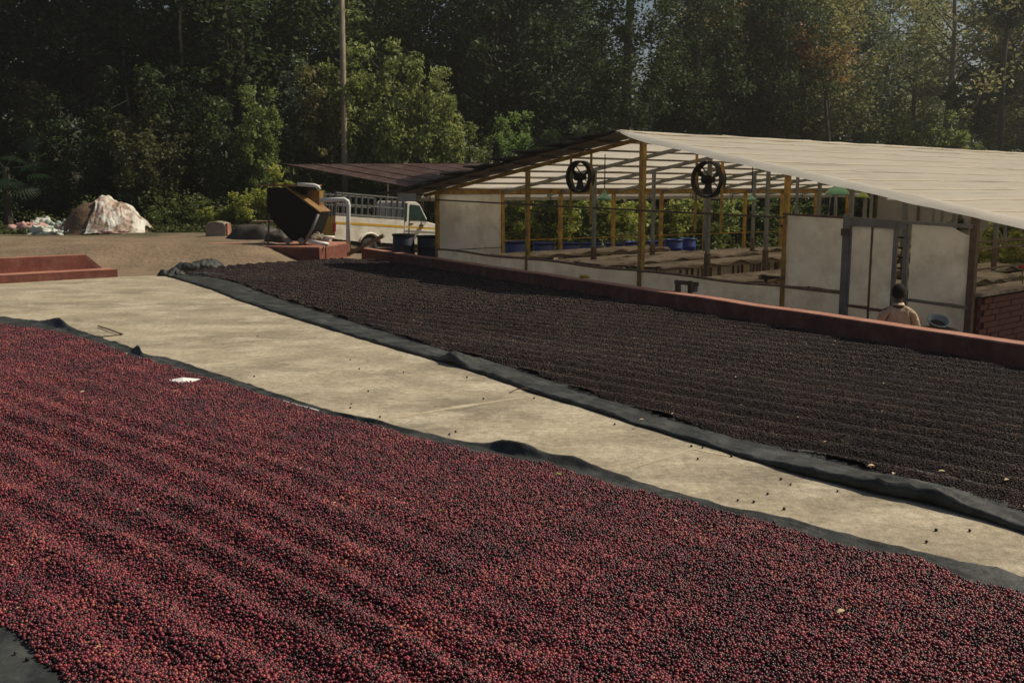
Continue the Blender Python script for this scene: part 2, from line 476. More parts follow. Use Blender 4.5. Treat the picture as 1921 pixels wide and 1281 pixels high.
# ------------------------------------------------------------------ shed
PR = D(1828, 450, 15.5); PR.z = 0
A = Vector((-math.sin(R(41.5)), math.cos(R(41.5)), 0)); B = Vector((math.cos(R(41.5)), math.sin(R(41.5)), 0))
def S(s, t, z): return PR + A * s + B * t + Vector((0, 0, z))
SR = [0, 3.37, 6.78, 10.24, 13.67]
def roofz(s):
    return 3.12 - (3.12 - 1.74) * (6.78 - s) / 6.78 if s < 6.78 else 3.12 - 1.10 * (s - 6.78) / 6.89
def floorz(s, t):
    p = S(s, t, 0); return gz(p.x, p.y)
shed = empty('drying_shed', S(6.78, 0, -.5), 'open sided greenhouse shed with pale plastic roof on yellow and grey posts', 'shed')
def part(mb, name, m, parent=None, **k): return mb.build(name, m, parent or shed, **k)
# posts
for s in SR:
    ya = s in (SR[2], SR[3], SR[4], SR[1])
    w = .105 if s in (0, 6.78) else .085
    z0 = floorz(s, 0) - .2
    split = {0: 1.2, 3.37: .3}.get(s, .35)
    mb = MB().bar(S(s, 0, z0), S(s, 0, roofz(s) - .06), w, w, up=tuple(B))
    o = part(mb, 'post', M['yellow'] if s > 0 else M['rust'])
for k in range(1, 11):
    t = 2.2 * k
    for s in SR[:4]:
        if s == 0 and k % 2 == 0: pass
        mb = MB().bar(S(s, t, floorz(s, t) - .2), S(s, t, roofz(s) - .06), .075, .075)
        part(mb, 'post', M['steel'])
        if s in (SR[2], SR[3], SR[1]) and k < 6:
            part(MB().bar(S(s, t, .60), S(s, t, .1), .10, .10), 'post_sleeve', M['rust'])
    mb = MB().bar(S(SR[4], t, floorz(SR[4], t) - .2), S(SR[4], t, 1.96), .09, .09)
    part(mb, 'post', M['yellow'])
# eave beams, ridge beam
part(MB().bar(S(SR[4], 0, 1.93), S(SR[4], 22, 1.93), .07, .11), 'eave_beam', M['yellow'])
part(MB().bar(S(0, 0, 1.64), S(0, 22, 1.64), .07, .1), 'eave_beam', M['steel'])
part(MB().bar(S(6.78, -.5, 3.03), S(6.78, 22, 3.03), .06, .09), 'ridge_beam', M['steel'])
# rafters
for k in range(0, 11):
    t = 2.2 * k
    mm = M['yellow'] if k == 0 else M['steel']
    w = .06
    part(MB().bar(S(-.9, t, roofz(-.9) - .10), S(6.78, t, roofz(6.78) - .10), w, .08), 'rafter', mm)
    part(MB().bar(S(6.78, t, roofz(6.78) - .10), S(14.2, t, roofz(14.2) - .10), w, .08), 'rafter', mm if k else M['yellow'])
# purlins
for i in range(9):
    s = 7.5 + i * .86
    if s < 14.5:
        part(MB().bar(S(s, -.55, roofz(s) - .045), S(s, 22.3, roofz(s) - .045), .035, .03), 'purlin', M['rust'])
    s = 6.0 - i * .86
    part(MB().bar(S(s, -.4, roofz(s) - .045), S(s, 22.3, roofz(s) - .045), .035, .03), 'purlin', M['rust'])
# roof sheets, right slope (its upper face shows)
edges = [6.86 - i * .80 for i in range(11)]
for i in range(10):
    s0, s1 = edges[i], edges[i + 1] - .10
    ph = 3.0
    def fn(u, v, s0=s0, s1=s1, ph=ph, i=i):
        t = -.66 + 23.2 * u
        s = s0 + (s1 - s0) * v
        sag = .020 * n3(t * .8, s * 1.2, ph) + .010 * n3(t * 2.2, s * 3, ph)
        e = .02 * n3(t * .9, i, 7) * (1 if v > .9 else 0)
        return S(s + e, t, roofz(s) - sag + .004 + .011 * v)
    part(MB().grid(fn, 90, 7), 'roof_sheet', M['plastic_top'], smooth=True)
# left slope (its underside shows)
edges = [6.70 + i * .86 for i in range(10)]
for i in range(9):
    s0, s1 = edges[i], edges[i + 1] + .05
    def fn(u, v, s0=s0, s1=s1, i=i):
        t = -.62 + 23.1 * u; s = s0 + (s1 - s0) * v
        return S(s, t, roofz(s) - .012 + .022 * v + .012 * n3(t * .9, s, i))
    part(MB().grid(fn, 60, 3), 'roof_sheet', M['plastic_under'], smooth=True)
# ridge cap pieces
for i in range(7):
    t0 = -.68 + i * 3.32
    def fn(u, v, t0=t0, i=i):
        t = t0 + 3.3 * u; s = 6.55 + .45 * v
        return S(s, t, roofz(6.78) + .035 + .012 * (i % 2) - .9 * (s - 6.78) ** 2 + .02 * n3(t, s, 9))
    part(MB().grid(fn, 14, 4), 'ridge_cap', M['plastic_top'], smooth=True)
# dark covers lying over the left gable edge, lapped like shingles
rr = random.Random(5)
for i in range(9):
    s0 = 6.9 + i * .86
    lift = .07 + .10 * math.sin(math.pi * min(1, (i + 1) / 7))
    def fn(u, v, s0=s0, lift=lift, i=i):
        s = s0 + 1.35 * u; t = -.74 + (1.0) * v
        up = .035 + lift * (u ** 1.3) * (1 - .5 * v) + .035 * n3(s * 3, t * 3, i)
        return S(s, t + .06 * n3(s * 4, i), roofz(s0) + (roofz(s) - roofz(s0)) + up)
    part(MB().grid(fn, 12, 6), 'roof_cover', M['dark_sheet'], solid=.035, smooth=True)
# hem of polythene hanging on the gable edge
def hemf(u, v):
    s = 7.1 + (-1.2 - 7.1) * u
    drop = (.02 + .085 * sstep(0, .16, u)) * (1 + .22 * n3(s * 1.1, 3))
    x = roofz(s) + .03 - drop * v
    return S(s, -.62 - .30 * v * sstep(0, .1, u) + .035 * n3(s * 1.7, v, 2), x + .012 * n3(s * 2.3, 1) + .02 * math.sin(v * 3.1))
part(MB().grid(hemf, 110, 5), 'edge_hem', M['hem'], smooth=True)
# valance beyond the left eave
part(MB().grid(lambda u, v: S(14.55, -.6 + 22.9 * u, 1.92 - .24 * v + .006 * n3(u * 60, v)), 70, 1), 'valance', M['grey_band'], solid=.02)
part(MB().bar(S(14.5, -.6, 1.80), S(13.75, -.6, 1.80), .03, .2), 'valance_end', M['grey_band'])
for k in range(10):
    part(MB().bar(S(14.5, .4 + 2.2 * k, 1.93), S(14.5, .4 + 2.2 * k, 1.68), .03, .03), 'bracket', M['steel'])
# rails on the gable
def railz_low(s): return .20 + .28 * s / 13.67
def railz_mid(s): return 1.42 + .31 * s / 13.67
part(MB().bar(S(13.67, -.06, railz_mid(13.67)), S(3.37, -.06, railz_mid(3.37)), .035, .035), 'gable_rail', M['rust'])
for a_, b_ in ((13.67, 10.24), (10.24, 6.78), (6.78, 3.37)):
    mb = MB().tube([S(a_ + (b_ - a_) * u, -.07, railz_low(a_ + (b_ - a_) * u) + .018 * math.sin(u * 7)) for u in [i / 10 for i in range(11)]], .028, 6)
    part(mb, 'gable_rail', M['wood'])
# yellow low rail along the left side
part(MB().bar(S(13.6, 2.2, .62), S(13.6, 15, .52), .025, .025), 'side_rail', M['yellow'])
# lower curtain panels
for a_, b_ in ((13.67, 10.24), (10.24, 6.78), (6.78, 3.37), (3.37, 2.14)):
    def fn(u, v, a_=a_, b_=b_):
        s = a_ - .04 + (b_ - a_ + .08) * u
        zt = railz_low(s) - .02; zb = -.85
        return S(s, -.03 + .035 * n3(s * 1.5, v * 2), zt + (zb - zt) * v)
    part(MB().grid(fn, 24, 6), 'lower_curtain', M['curtain'], smooth=True)
# side panel in the first left bay
part(MB().grid(lambda u, v: S(13.67, .05 + 2.1 * u, .45 + 1.42 * v) + A * (.03 * n3(u * 4, v * 3)), 14, 10), 'side_panel', M['curtain'], smooth=True)
part(MB().grid(lambda u, v: S(13.67, .05 + 2.1 * u, -.4 + .83 * v), 4, 3), 'side_panel', M['curtain'])
# right gable: curtain, door, curtain
def cur(s0, s1, topf, botf, m, name='plastic_panel', k=0):
    def fn(u, v):
        s = s0 + (s1 - s0) * u; zt = topf(u); zb = botf(u)
        wr = .05 * n3(s * 1.6 + v * 1.1, v * 1.5, k) + .02 * n3(s * 5 - v * 4, v * 4, k)
        return S(s, -.03 + wr * math.sin(math.pi * min(1, v * 1.0) * .98 + .05), zb + (zt - zb) * v + .02 * n3(s * 2, v * 6, k))
    return part(MB().grid(fn, 22, 22), name, m, smooth=True)
cur(3.33, 2.22, lambda u: 1.55 - .03 * u, lambda u: .30 - .02 * u, M['curtain'], k=1)
cur(1.0, .04, lambda u: 1.45 - .02 * u - .14 * sstep(.55, 1, u), lambda u: .24 - .04 * u, M['curtain'], k=5)
cur(1.0, .04, lambda u: .20 - .04 * u, lambda u: -.9, M['curtain'], 'lower_curtain', k=8)
def hbar(s0, z0, s1, z1, m=None, w=.05, name='rail', t=-.07):
    part(MB().bar(S(s0, t, z0), S(s1, t, z1), w, w), name, m or M['steel'])
hbar(3.4, 1.56, 2.1, 1.52, M['rust'], .04); hbar(2.1, 1.51, 0, 1.43, M['steel'], .055)
hbar(3.37, .27, 2.14, .24, M['wood'], .05); hbar(1.0, .22, 0, .17, M['steel'], .045)
part(MB().bar(S(2.12, -.06, -.9), S(2.12, -.06, 1.58), .13, .10), 'door_post', M['steel'])
part(MB().bar(S(1.06, -.06, -.9), S(1.06, -.06, 1.46), .07, .07), 'door_post', M['steel'])
part(MB().bar(S(2.1, -.1, 1.44), S(1.05, -.1, 1.40), .06, .09), 'lintel', M['steel'])
dr = part(MB().bar(S(2.03, -.09, .05), S(2.03, -.09, 1.40), .03, .03), 'door', M['steel'])
for a_, b_, z0, z1 in ((2.02, 1.67, .06, 1.38), (1.63, 1.25, .02, 1.37), (2.02, 1.67, -.85, .02), (1.63, 1.25, -.85, -.02)):
    MB().grid(lambda u, v: S(a_ + (b_ - a_) * u, -.09 + .01 * n3(u * 2, v * 3, a_), z0 + (z1 - z0) * v), 5, 8).build('pane', M['curtain'], dr)
MB().bar(S(1.65, -.10, -.85), S(1.65, -.10, 1.39), .025, .025).build('door_frame', M['rust'], dr)
MB().bar(S(1.23, -.10, -.85), S(1.23, -.10, 1.38), .06, .05).build('door_frame', M['steel'], dr)
MB().bar(S(2.03, -.10, .04), S(1.23, -.10, 0), .03, .04).build('door_frame', M['rust'], dr)
for z in (.15, .4, .55, .72, .9, 1.05, 1.22):
    part(MB().bar(S(1.20, -.04, z), S(1.07, -.04, z), .04, .025), 'lattice_bar', M['black'])
# door_post sleeve block
part(MB().box(S(2.12, -.13, 1.28), (.14, .05, .12), R(41.5) - math.pi / 2), 'hinge_plate', M['rust'])
# far end wall
for a_, b_, zt in ((13.67, 11.9, 1.95), (11.9, 10.3, 2.0), (10.2, 8.3, 1.28), (8.3, 6.8, 1.32), (6.7, 5.2, 1.25), (5.2, 3.4, 1.3)):
    part(MB().grid(lambda u, v: S(a_ + (b_ - a_) * u * .97, 22, -.5 + (zt + .5) * v), 3, 3), 'end_panel', M['endwall'])
for s in (13.67, 11.9, 10.24, 8.3, 6.78, 5.2, 3.37, 1.7, 0):
    part(MB().bar(S(s, 22, -.7), S(s, 22, roofz(s) - .06), .09, .09), 'post', M['rust'])
part(MB().bar(S(10.24, 21.95, 1.36), S(0, 21.95, 1.34), .06, .07), 'end_rail', M['rust'])
# rails of the right side
for z in (1.18, 1.08, .75):
    part(MB().bar(S(.03, .05, z), S(.03, 9, z), .03, .03), 'side_rail', M['rust'])

# laterite block wall on the right side of the shed
bw = empty('block_wall', S(0, 3.4, -.7), 'dark red block wall under the right side of the shed', 'wall')
MB().bar(S(-.03, .08, -.32), S(-.03, 6.9, -.32), .12, 1.26).build('mortar_core', M['mortar'], bw)
bme = None
for c in range(12):
    for k in range(24):
        t = .1 + .285 * k + (.14 if c % 2 else 0)
        if t > 6.8: continue
        ctr = S(-.03, t + .13, -.80 + c * .097)
        if bme is None:
            o = MB().box((0, 0, 0), (.272, .20, .084)).build('brick', M['brick'], bw, world=False)
            bme = o
        else:
            o = bme.copy(); COL.objects.link(o); o.parent = bw
        o.location = ctr - bw.location
        o.rotation_euler = (0, 0, R(41.5) + .01 * rr.uniform(-1, 1))
        o.location += A * (.008 * rr.uniform(-1, 1))
MB().bar(S(-.03, .02, .375), S(-.03, 6.95, .375), .28, .05).build('coping', M['bedtop'], bw)

# drying beds
def bed(s, t0, L, w, first=[None]):
    z = .26 - .022 * t0 + .006 * s
    if first[0] is None:
        r = empty('drying_bed', (0, 0, 0), 'x', 'drying rack', 'raised drying beds inside the shed')
        def fn(u, v):
            x = -L / 2 + L * u; y = -w / 2 + w * v
            e = max(0, abs(v - .5) * 2 - .86) * (.45 + .9 * n3(x * 1.7, v * 20))
            return (x, y + .03 * n3(x * 2, v * 9), -e + .02 * n3(x * 1.5, y * 2) - .03 * math.sin(math.pi * v))
        MB().grid(fn, 40, 10).build('net_top', M['bedtop'], r, world=False, smooth=True, solid=.012)
        for sy in (-1, 1):
            MB().bar((-L / 2, sy * (w / 2 - .06), -.08), (L / 2, sy * (w / 2 - .06), -.08), .06, .08).build('side_rail', M['wood'], r, world=False)
        for kx in range(4):
            for sy in (-1, 1):
                x = -L / 2 + .15 + (L - .3) * kx / 3
                MB().bar((x, sy * (w / 2 - .1), -.12), (x, sy * (w / 2 - .1), -.80), .06, .06).build('leg', M['rust'], r, world=False)
        first[0] = r; first.append(gather(r))
    else:
        r = copy_tree(first[0], first[1])
    place(r, S(s, t0 + L / 2, z), R(41.5) + .02 * rr.uniform(-1, 1))
    r.location.z += .12 * rr.uniform(-1, 1)
    r.rotation_euler = (.05 * rr.uniform(-1, 1), .012 * rr.uniform(-1, 1), r.rotation_euler[2])
    return r
rows = [(.95, 'beside the right side wall'), (2.45, 'behind the plastic door'), (4.25, 'right of the ridge posts, outer row'), (5.85, 'just right of the ridge posts'), (7.7, 'just left of the ridge posts'), (9.3, 'behind the left hand fan'), (11.15, 'second row in from the blue drums'), (12.7, 'nearest the blue drums')]
for s, where in rows:
    for j, t0 in enumerate((1.0, 7.7, 14.6)):
        if j == 1 and s == 12.7: continue
        b_ = bed(s, t0 + .4 * rr.random(), 6.2, .98)
        b_['label'] = 'dusty raised drying bed %s, %s of its row' % (where, ('nearest', 'middle', 'farthest')[j])

# extraction fans
def fan(ctr, r, label, first=[None]):
    if first[0] is None:
        root = empty('wall_fan', (0, 0, 0), 'x', 'fan', 'round extraction fans in the gable')
        # local: disc in XZ plane, axis Y
        mb = MB()
        prof = [(r * .90, -.09), (r * 1.0, -.10), (r * 1.0, .10), (r * .90, .09), (r * .90, -.09)]
        mb.lathe(prof, 36, M=Matrix.Rotation(math.pi / 2, 3, 'X'))
        mb.build('shroud', M['fanblack'], root, world=False, smooth=True)
        for k in range(3):
            a = k * 2 * math.pi / 3 + .5
            mb = MB()
            def fn(u, v, a=a):
                rr_ = r * (.16 + .66 * u); w = .55 * (1 - .15 * u) * (v - .5) * 1.25
                an = a + w
                return (rr_ * math.cos(an), .10 * (v - .5), rr_ * math.sin(an))
            mb.grid(fn, 5, 5).build('blade', M['fanblack'], root, world=False, solid=.008)
        MB().lathe([(.0, -.13), (r * .2, -.13), (r * .24, .0), (r * .24, .13), (0, .16)], 16, M=Matrix.Rotation(math.pi / 2, 3, 'X')).build('motor', M['black'], root, world=False, smooth=True)
        for k in range(4):
            a = k * math.pi / 2 + math.pi / 4
            MB().bar((0, .1, 0), (r * .95 * math.cos(a), .1, r * .95 * math.sin(a)), .018, .018).build('strut', M['fanblack'], root, world=False)
        for sx in (-1, 1):
            MB().bar((sx * (r * .88), .02, -1.0), (sx * (r * .88), .02, .52), .05, .05).build('hanger_bar', M['yellow'], root, world=False)
        first[0] = root; first.append(gather(root)); o = root
    else:
        o = copy_tree(first[0], first[1])
    place(o, ctr, R(41.5) - math.pi / 2, label)
    return o
fan(S(8.44, -.12, 2.26), .345, 'left round black fan hung between two yellow bars in the gable')
fan(S(5.03, -.12, 2.18), .36, 'right round black fan hung in the gable above the drying beds')

# lamps under the roof
def lamp(p, sc, m, label, roofat, first={}):
    root = empty('pendant_lamp', p, label, 'lamp', 'enamel lamp shades hung under the shed roof')
    prof = [(.035, .20), (.045, .12), (.075, .085), (.15, .05), (.215, .01), (.225, -.02), (.215, -.025), (.14, .03), (.06, .07), (0.0, .09)]
    MB().lathe([(a * sc, b * 1.5 * sc) for a, b in prof], 24).build('lamp_shade', m, root, world=False, smooth=True)
    MB().tube([(0, 0, .28 * sc), (0, 0, roofat - p[2] - .05)], .012, 6).build('cord', M['black'], root, world=False)
    MB().lathe([(0, -.05 * sc), (.045 * sc, -.03 * sc), (.05 * sc, .03 * sc), (.02 * sc, .1 * sc)], 12).build('bulb', M['paper'], root, world=False, smooth=True)
    return root
for (px, py, Y, sc, m, lab) in ((1134, 373, 22.6, .75, 'green_lamp', 'green lamp shade just right of the left hand fan'),
                               (1410, 374, 24.5, .5, 'green_lamp', 'small green lamp shade right of the right hand fan'),
                               (1571, 362, 18.5, .95, 'green_lamp', 'large green lamp shade above the left plastic panel'),
                               (1608, 358, 21.5, .75, 'lime_lamp', 'lime green lamp shade partly behind a grey post'),
                               (1619, 369, 22.5, .6, 'lime_lamp', 'small lime lamp shade right of the grey post'),
                               (1674, 374, 21.0, .5, 'paper', 'small white lamp shade under the roof hem'),
                               (1858, 398, 17.0, .8, 'green_lamp', 'green lamp shade right of the brown corner post')):
    p = D(px, py, Y)
    s_ = (p - PR).dot(A); lamp(p, sc, M[m], lab, roofz(s_))

# ------------------------------------------------------------------ blue drums
def drum(p, m, label, group, rz=0.0, protos={}):
    if m not in protos:
        r = empty('blue_drum', (0, 0, 0), 'x', 'drum', group)
        prof = [(0, 0), (.27, 0), (.295, .03), (.30, .27), (.312, .29), (.30, .31), (.30, .60), (.312, .62), (.30, .64), (.295, .86), (.27, .9)]
        MB().lathe(prof, 28).build('drum_body', M[m], r, world=False, smooth=True)
        MB().lathe([(.30, .885), (.315, .895), (.315, .93), (.29, .935), (.28, .905), (.0, .90)], 28).build('lid', M[m] if m == 'blue' else M['black'], r, world=False, smooth=True)
        MB().tube([(.31 * math.cos(a), .31 * math.sin(a), .885) for a in [k * math.pi / 12 for k in range(25)]], .011, 5).build('lid_ring', M['black'], r, world=False)
        protos[m] = (r, gather(r)); o = r
    else: o = copy_tree(*protos[m])
    o['group'] = group
    return place(o, p, rz, label)
for i, (px, Y) in enumerate(((757, 27.5), (803, 27.6))):
    p = D(px, 440, Y); drum((p.x, Y, gz(p.x, Y)), 'blue_dark', ('left', 'right')[i] + ' one of the two dark blue drums outside the shed corner', 'dark drums by the shed corner', i)
dl = ['first', 'second', 'third', 'fourth', 'fifth', 'sixth', 'seventh', 'eighth', 'ninth']
for i, (px, Y) in enumerate(((966, 27.9), (1019, 28.6), (1069, 30.0), (1110, 31.2), (1153, 32.0), (1190, 33.0), (1232, 33.8), (1265, 35.3), (1290, 36.4))):
    p = D(px, 450, Y); drum((p.x, Y, gz(p.x, Y)), 'blue', '%s blue drum from the left in the row along the open side of the shed' % dl[i], 'blue drums along the open side', i * .7)

# black trough at the back of the shed
tr = empty('black_trough', S(10.9, 12.5, .25), 'open black trough with flared ends standing far back in the shed', 'trough')
def frust(c, a, b, z0, z1):
    pts = []
    for (w, d, z) in ((a[0], a[1], z0), (b[0], b[1], z1)):
        for sx, sy in ((-1, -1), (1, -1), (1, 1), (-1, 1)): pts.append((c[0] + sx * w / 2, c[1] + sy * d / 2, z))
    return pts
MB().add(frust((0, 0), (.9, .5), (1.3, .8), .25, .62), [(0, 3, 2, 1), (0, 1, 5, 4), (1, 2, 6, 5), (2, 3, 7, 6), (3, 0, 4, 7)]).build('tub', M['black'], tr, world=False, solid=.02)
for sx in (-1, 1):
    for sy in (-1, 1):
        MB().bar((sx * .4, sy * .2, .25), (sx * .45, sy * .25, -.8), .05, .05).build('leg', M['rust'], tr, world=False)

# ------------------------------------------------------------------ canopy left of the shed
cn = empty('lean_to_canopy', (-4.5, 39, 0), 'low maroon sheet metal canopy between the hopper and the shed', 'canopy')
c0 = D(532, 309, 41.2); c1 = D(792, 357, 36.6); c2 = D(905, 308, 41.2)
ev = (c2 - c0); dn = (c1 - c0)
nseam = 7
for i in range(nseam):
    u0, u1 = i / nseam, (i + 1) / nseam
    def fn(u, v, u0=u0, u1=u1, i=i):
        uu = u0 + (u1 - u0) * u * 1.02
        p = c0 + ev * uu
        p = p + dn * (v * min(1, max(.02, (-1.3 - p.x) / dn.x)))
        return p + Vector((0, 0, .018 * math.sin(u * 6 * 2 * math.pi) + .03 * i % .02 + .01 * n3(u * 3, v * 5, i)))
    MB().grid(fn, 48, 10).build('roof_sheet', M['maroon_roof'], cn, smooth=True)
    p0 = c0 + ev * u0; MB().bar(p0 + Vector((0, 0, .03)), p0 + dn * min(1, max(.02, (-1.3 - p0.x) / dn.x)) + Vector((0, 0, .03)), .06, .03).build('seam', M['rust'], cn)
for u, v in ((.02, .03), (.5, .03), (.98, .03), (.02, .97)):
    p = c0 + ev * u + dn * v
    MB().bar((p.x, p.y, gz(p.x, p.y) - .1), p - Vector((0, 0, .05)), .08, .08).build('post', M['rust'], cn)
for v in (.04, .3, .5):
    q_ = c0 + dn * v; e_ = q_ + ev.normalized() * max(.3, -1.5 - q_.x)
    MB().bar(q_ - Vector((0, 0, .06)), (e_ if (e_ - q_).length < ev.length else q_ + ev) - Vector((0, 0, .06)), .06, .06).build('purlin', M['rust'], cn)

# ------------------------------------------------------------------ utility pole and wires
pp = D(647, 362, 42.6)
up = empty('utility_pole', (pp.x, 42.6, gz(pp.x, 42.6)), 'tall pale concrete utility pole behind the hopper and pickup', 'utility pole')
top = 11.5
MB().tube([(0, 0, -.3), (.03, 0, 4), (.09, 0, top)], [.15, .13, .10], 10).build('shaft', M['pole'], up, world=False, smooth=True)
MB().bar((-.8, 0, top - .5), (.9, 0, top - .5), .08, .1).build('crossarm', M['rust'], up, world=False)
for x in (-.7, 0, .75):
    MB().lathe([(.03, 0), (.06, .04), (.03, .08), (.05, .12), (.02, .16)], 10, c=(x, 0, top - .45)).build('insulator', M['pvc'], up, world=False)
for i, (ya, yb) in enumerate(((3, 62), (14, 70), (27, 80), (52, 96))):
    a_ = D(830 - 10 * i, ya, 42.6); b_ = D(1990, yb, 46)
    a0 = Vector((pp.x + .1, 42.6, a_.z + (3.0 - .25 * i) * .0 + .25))
    pts = []
    for k in range(31):
        u = k / 30
        p = a0.lerp(b_, u); p.z -= 1.1 * 4 * u * (1 - u) * .5
        pts.append(p)
    tag(MB().tube(pts, .007, 4).build('power_line', M['wire']), ('topmost', 'second', 'third', 'lowest')[i] + ' of the thin dark wires crossing in front of the trees', 'wire', 'overhead wires from the pole')

# ------------------------------------------------------------------ platform wall with hopper
pf = empty('red_platform', (-6.6, 29.3, 0), 'red plastered block of wall with a flat top below the hopper', 'platform')
MB().prism([(-9.2, 29.5, -.3), (-7.4, 28.55, -.3), (-5.36, 27.85, -.3), (-5.0, 30.95, -.3), (-9.2, 31.3, -.3)], (0, 0, .66)).build('wall_body', M['red_oxide'], pf)
MB().prism([(-9.2, 29.49, .362), (-7.4, 28.54, .362), (-5.35, 27.84, .362), (-4.99, 30.96, .362), (-9.2, 31.31, .362)], (0, 0, .04)).build('top_slab', M['red_sunlit'], pf)
hp = empty('steel_hopper', (-6.3, 29.2, .4), 'dark steel hopper with ochre sloping chute standing on the red platform', 'hopper')
Yh = 28.9
prof = [(501, 352), (501, 402), (546, 452), (574, 454), (588, 432), (599, 399), (536, 352)]
fp = [D(px, py, Yh) for px, py in prof]
ext = Vector((.15, .85, 0))
MB().prism([(p.x, p.y, p.z) for p in fp], ext).build('hopper_body', M['black'], hp)  # black body also carries the shade on the hopper's near face
# ochre chute plate on the sloping edge
a_, b_ = fp[6], fp[5]
n_ = Vector((b_.z - a_.z, 0, -(b_.x - a_.x))).normalized() * -1
up_ = n_ * .04
e2 = Vector((.15, .9, 0))
mb = MB(); q0 = a_ + Vector((0, -.03, 0)) + up_; q1 = b_ + Vector((0, -.03, 0)) + up_
mb.add([q0, q1, q1 + e2, q0 + e2, q0 - up_ * .9, q1 - up_ * .9, q1 + e2 - up_ * .9, q0 + e2 - up_ * .9], [(0, 1, 2, 3), (7, 6, 5, 4), (0, 4, 5, 1), (1, 5, 6, 2), (2, 6, 7, 3), (3, 7, 4, 0)])
mb.build('chute_plate', M['ochre'], hp)
mb = MB().prism([D(540, 356, Yh + .5), D(596, 396, Yh + .5), D(599, 396, Yh + .5), D(599, 358, Yh + .5)], (0.05, .4, 0)); mb.build('chute_side', M['ochre'], hp)
MB().box(D(545, 348, Yh + .45) , (1.62, .95, .05)).build('lid_board', M['ochre'], hp)
MB().box(D(566, 358, Yh + .42), (.28, .3, .22)).build('motor_box', M['black'], hp)
MB().tube([D(597, 402, Yh - .05), D(585, 430, Yh - .05), D(570, 457, Yh - .05)], .045, 8).build('leg', M['steel'], hp, smooth=True)
MB().tube([D(505, 400, Yh - .02), D(503, 455, Yh - .02)], .03, 6).build('leg', M['rust'], hp)
for px in (540, 565): MB().lathe([(0, -.05), (.09, -.05), (.09, .05), (0, .05)], 14, c=D(px, 452, Yh - .1), M=Matrix.Rotation(math.pi / 2, 3, 'X')).build('roller', M['steel'], hp)
def pipe(pts, r, label, m='pvc'):
    mb = MB().tube(pts, r, 10)
    return tag(mb.build('plastic_pipe', M[m], smooth=True), label, 'pipe')
pipe([D(558, 346, 28.8), D(590, 348, 28.8), D(597, 351, 28.8), D(599, 356, 28.8)], .055, 'white pipe lying across the top of the hopper')
pipe([D(600, 376, 28.6), D(646, 374, 28.6), D(652, 378, 28.6), D(654, 386, 28.6), D(653.5, 400, 28.6), D(653, 456, 28.6)], .062, 'white pipe bent down at a right angle right of the hopper')
pipe([D(578, 452, 28.3), D(616, 459, 28.2)], .055, 'short white pipe lying on the platform edge')
pipe([D(600, 444, 29.6), D(628, 446, 29.6)], .05, 'small white pipe behind the standing pipe')
# rubble beside the hopper
rb = random.Random(3)
for i in range(5):
    p = D(588 + 4 * i, 447 - 3 * (i % 3), 28.9 + .1 * i)
    mb = MB()
    mb.lathe([(0.001, -.09), (.08, -.06), (.11, 0), (.07, .07), (0.001, .09)], 7, c=p)
    for v in mb.v: v += Vector((n3(v.x * 9, v.z * 9), n3(v.y * 9, v.z * 9, 3), n3(v.x * 9, v.y * 9, 5))) * .05
    tag(mb.build('rubble_stone', M['bark_pale']), 'pale stone in the little rubble heap beside the hopper foot', 'stone', 'rubble beside the hopper')

# dark heap and culvert piece left of the hopper
def lump(name, c, sx, sy, sz, m, seed, label, cat, nu=28, nv=12, rough=.25):
    mb = MB()
    def fn(u, v):
        a = u * 2 * math.pi; b = v * math.pi / 2
        d = Vector((math.cos(a) * math.cos(b), math.sin(a) * math.cos(b), math.sin(b)))
        k = 1 + rough * n3(d.x * 1.6 + seed, d.y * 1.6, d.z * 1.6) + rough * .5 * n3(d.x * 5 + seed, d.y * 5, d.z * 5)
        return Vector((c[0] + d.x * sx * k, c[1] + d.y * sy * k, c[2] + (d.z ** .75) * sz * k - .03))
    mb.grid(fn, nu, nv)
    return tag(mb.build(name, m, smooth=True), label, cat)
p = D(478, 450, 31.6)
lump('folded_tarpaulin', (p.x, 31.6, .40), .85, .5, .56, M['dark_sheet'], 2, 'black folded sheet heaped left of the hopper', 'tarpaulin', rough=.15)
p = D(523, 450, 30.4)
lump('folded_tarpaulin', (p.x, 30.4, .40), .42, .35, .38, M['dark_sheet'], 7, 'small black bundle at the foot of the hopper', 'tarpaulin', rough=.15)
cu = empty('concrete_block', (D(408, 447, 32.5).x, 32.5, gz(D(408, 447, 32.5).x, 32.5)), 'squat round topped concrete block left of the black heap', 'block')
mb = MB().prism([(-.33, -.2, -.1), (.33, -.2, -.1), (.34, -.2, .30), (.27, -.2, .43), (0, -.2, .48), (-.25, -.2, .44), (-.34, -.2, .33)], (.05, .5, 0)); mb.build('block_body', M['platform'], cu, world=False, bevel=.03)
MB().box((.36, .02, .2), (.05, .38, .42)).build('sunlit_face', M['red_sunlit'], cu, world=False)  # pinkish slab paints in the sunlit side of the block
sl = D(505, 414, 33)
tag(MB().box((sl.x, 33, 0.94), (1.1, .5, .07)).box((sl.x - .4, 33, .68), (.12, .4, .5)).box((sl.x + .4, 33, .68), (.12, .4, .5)).build('stone_bench', M['wood']), 'low bench like slab behind the black heap', 'bench')

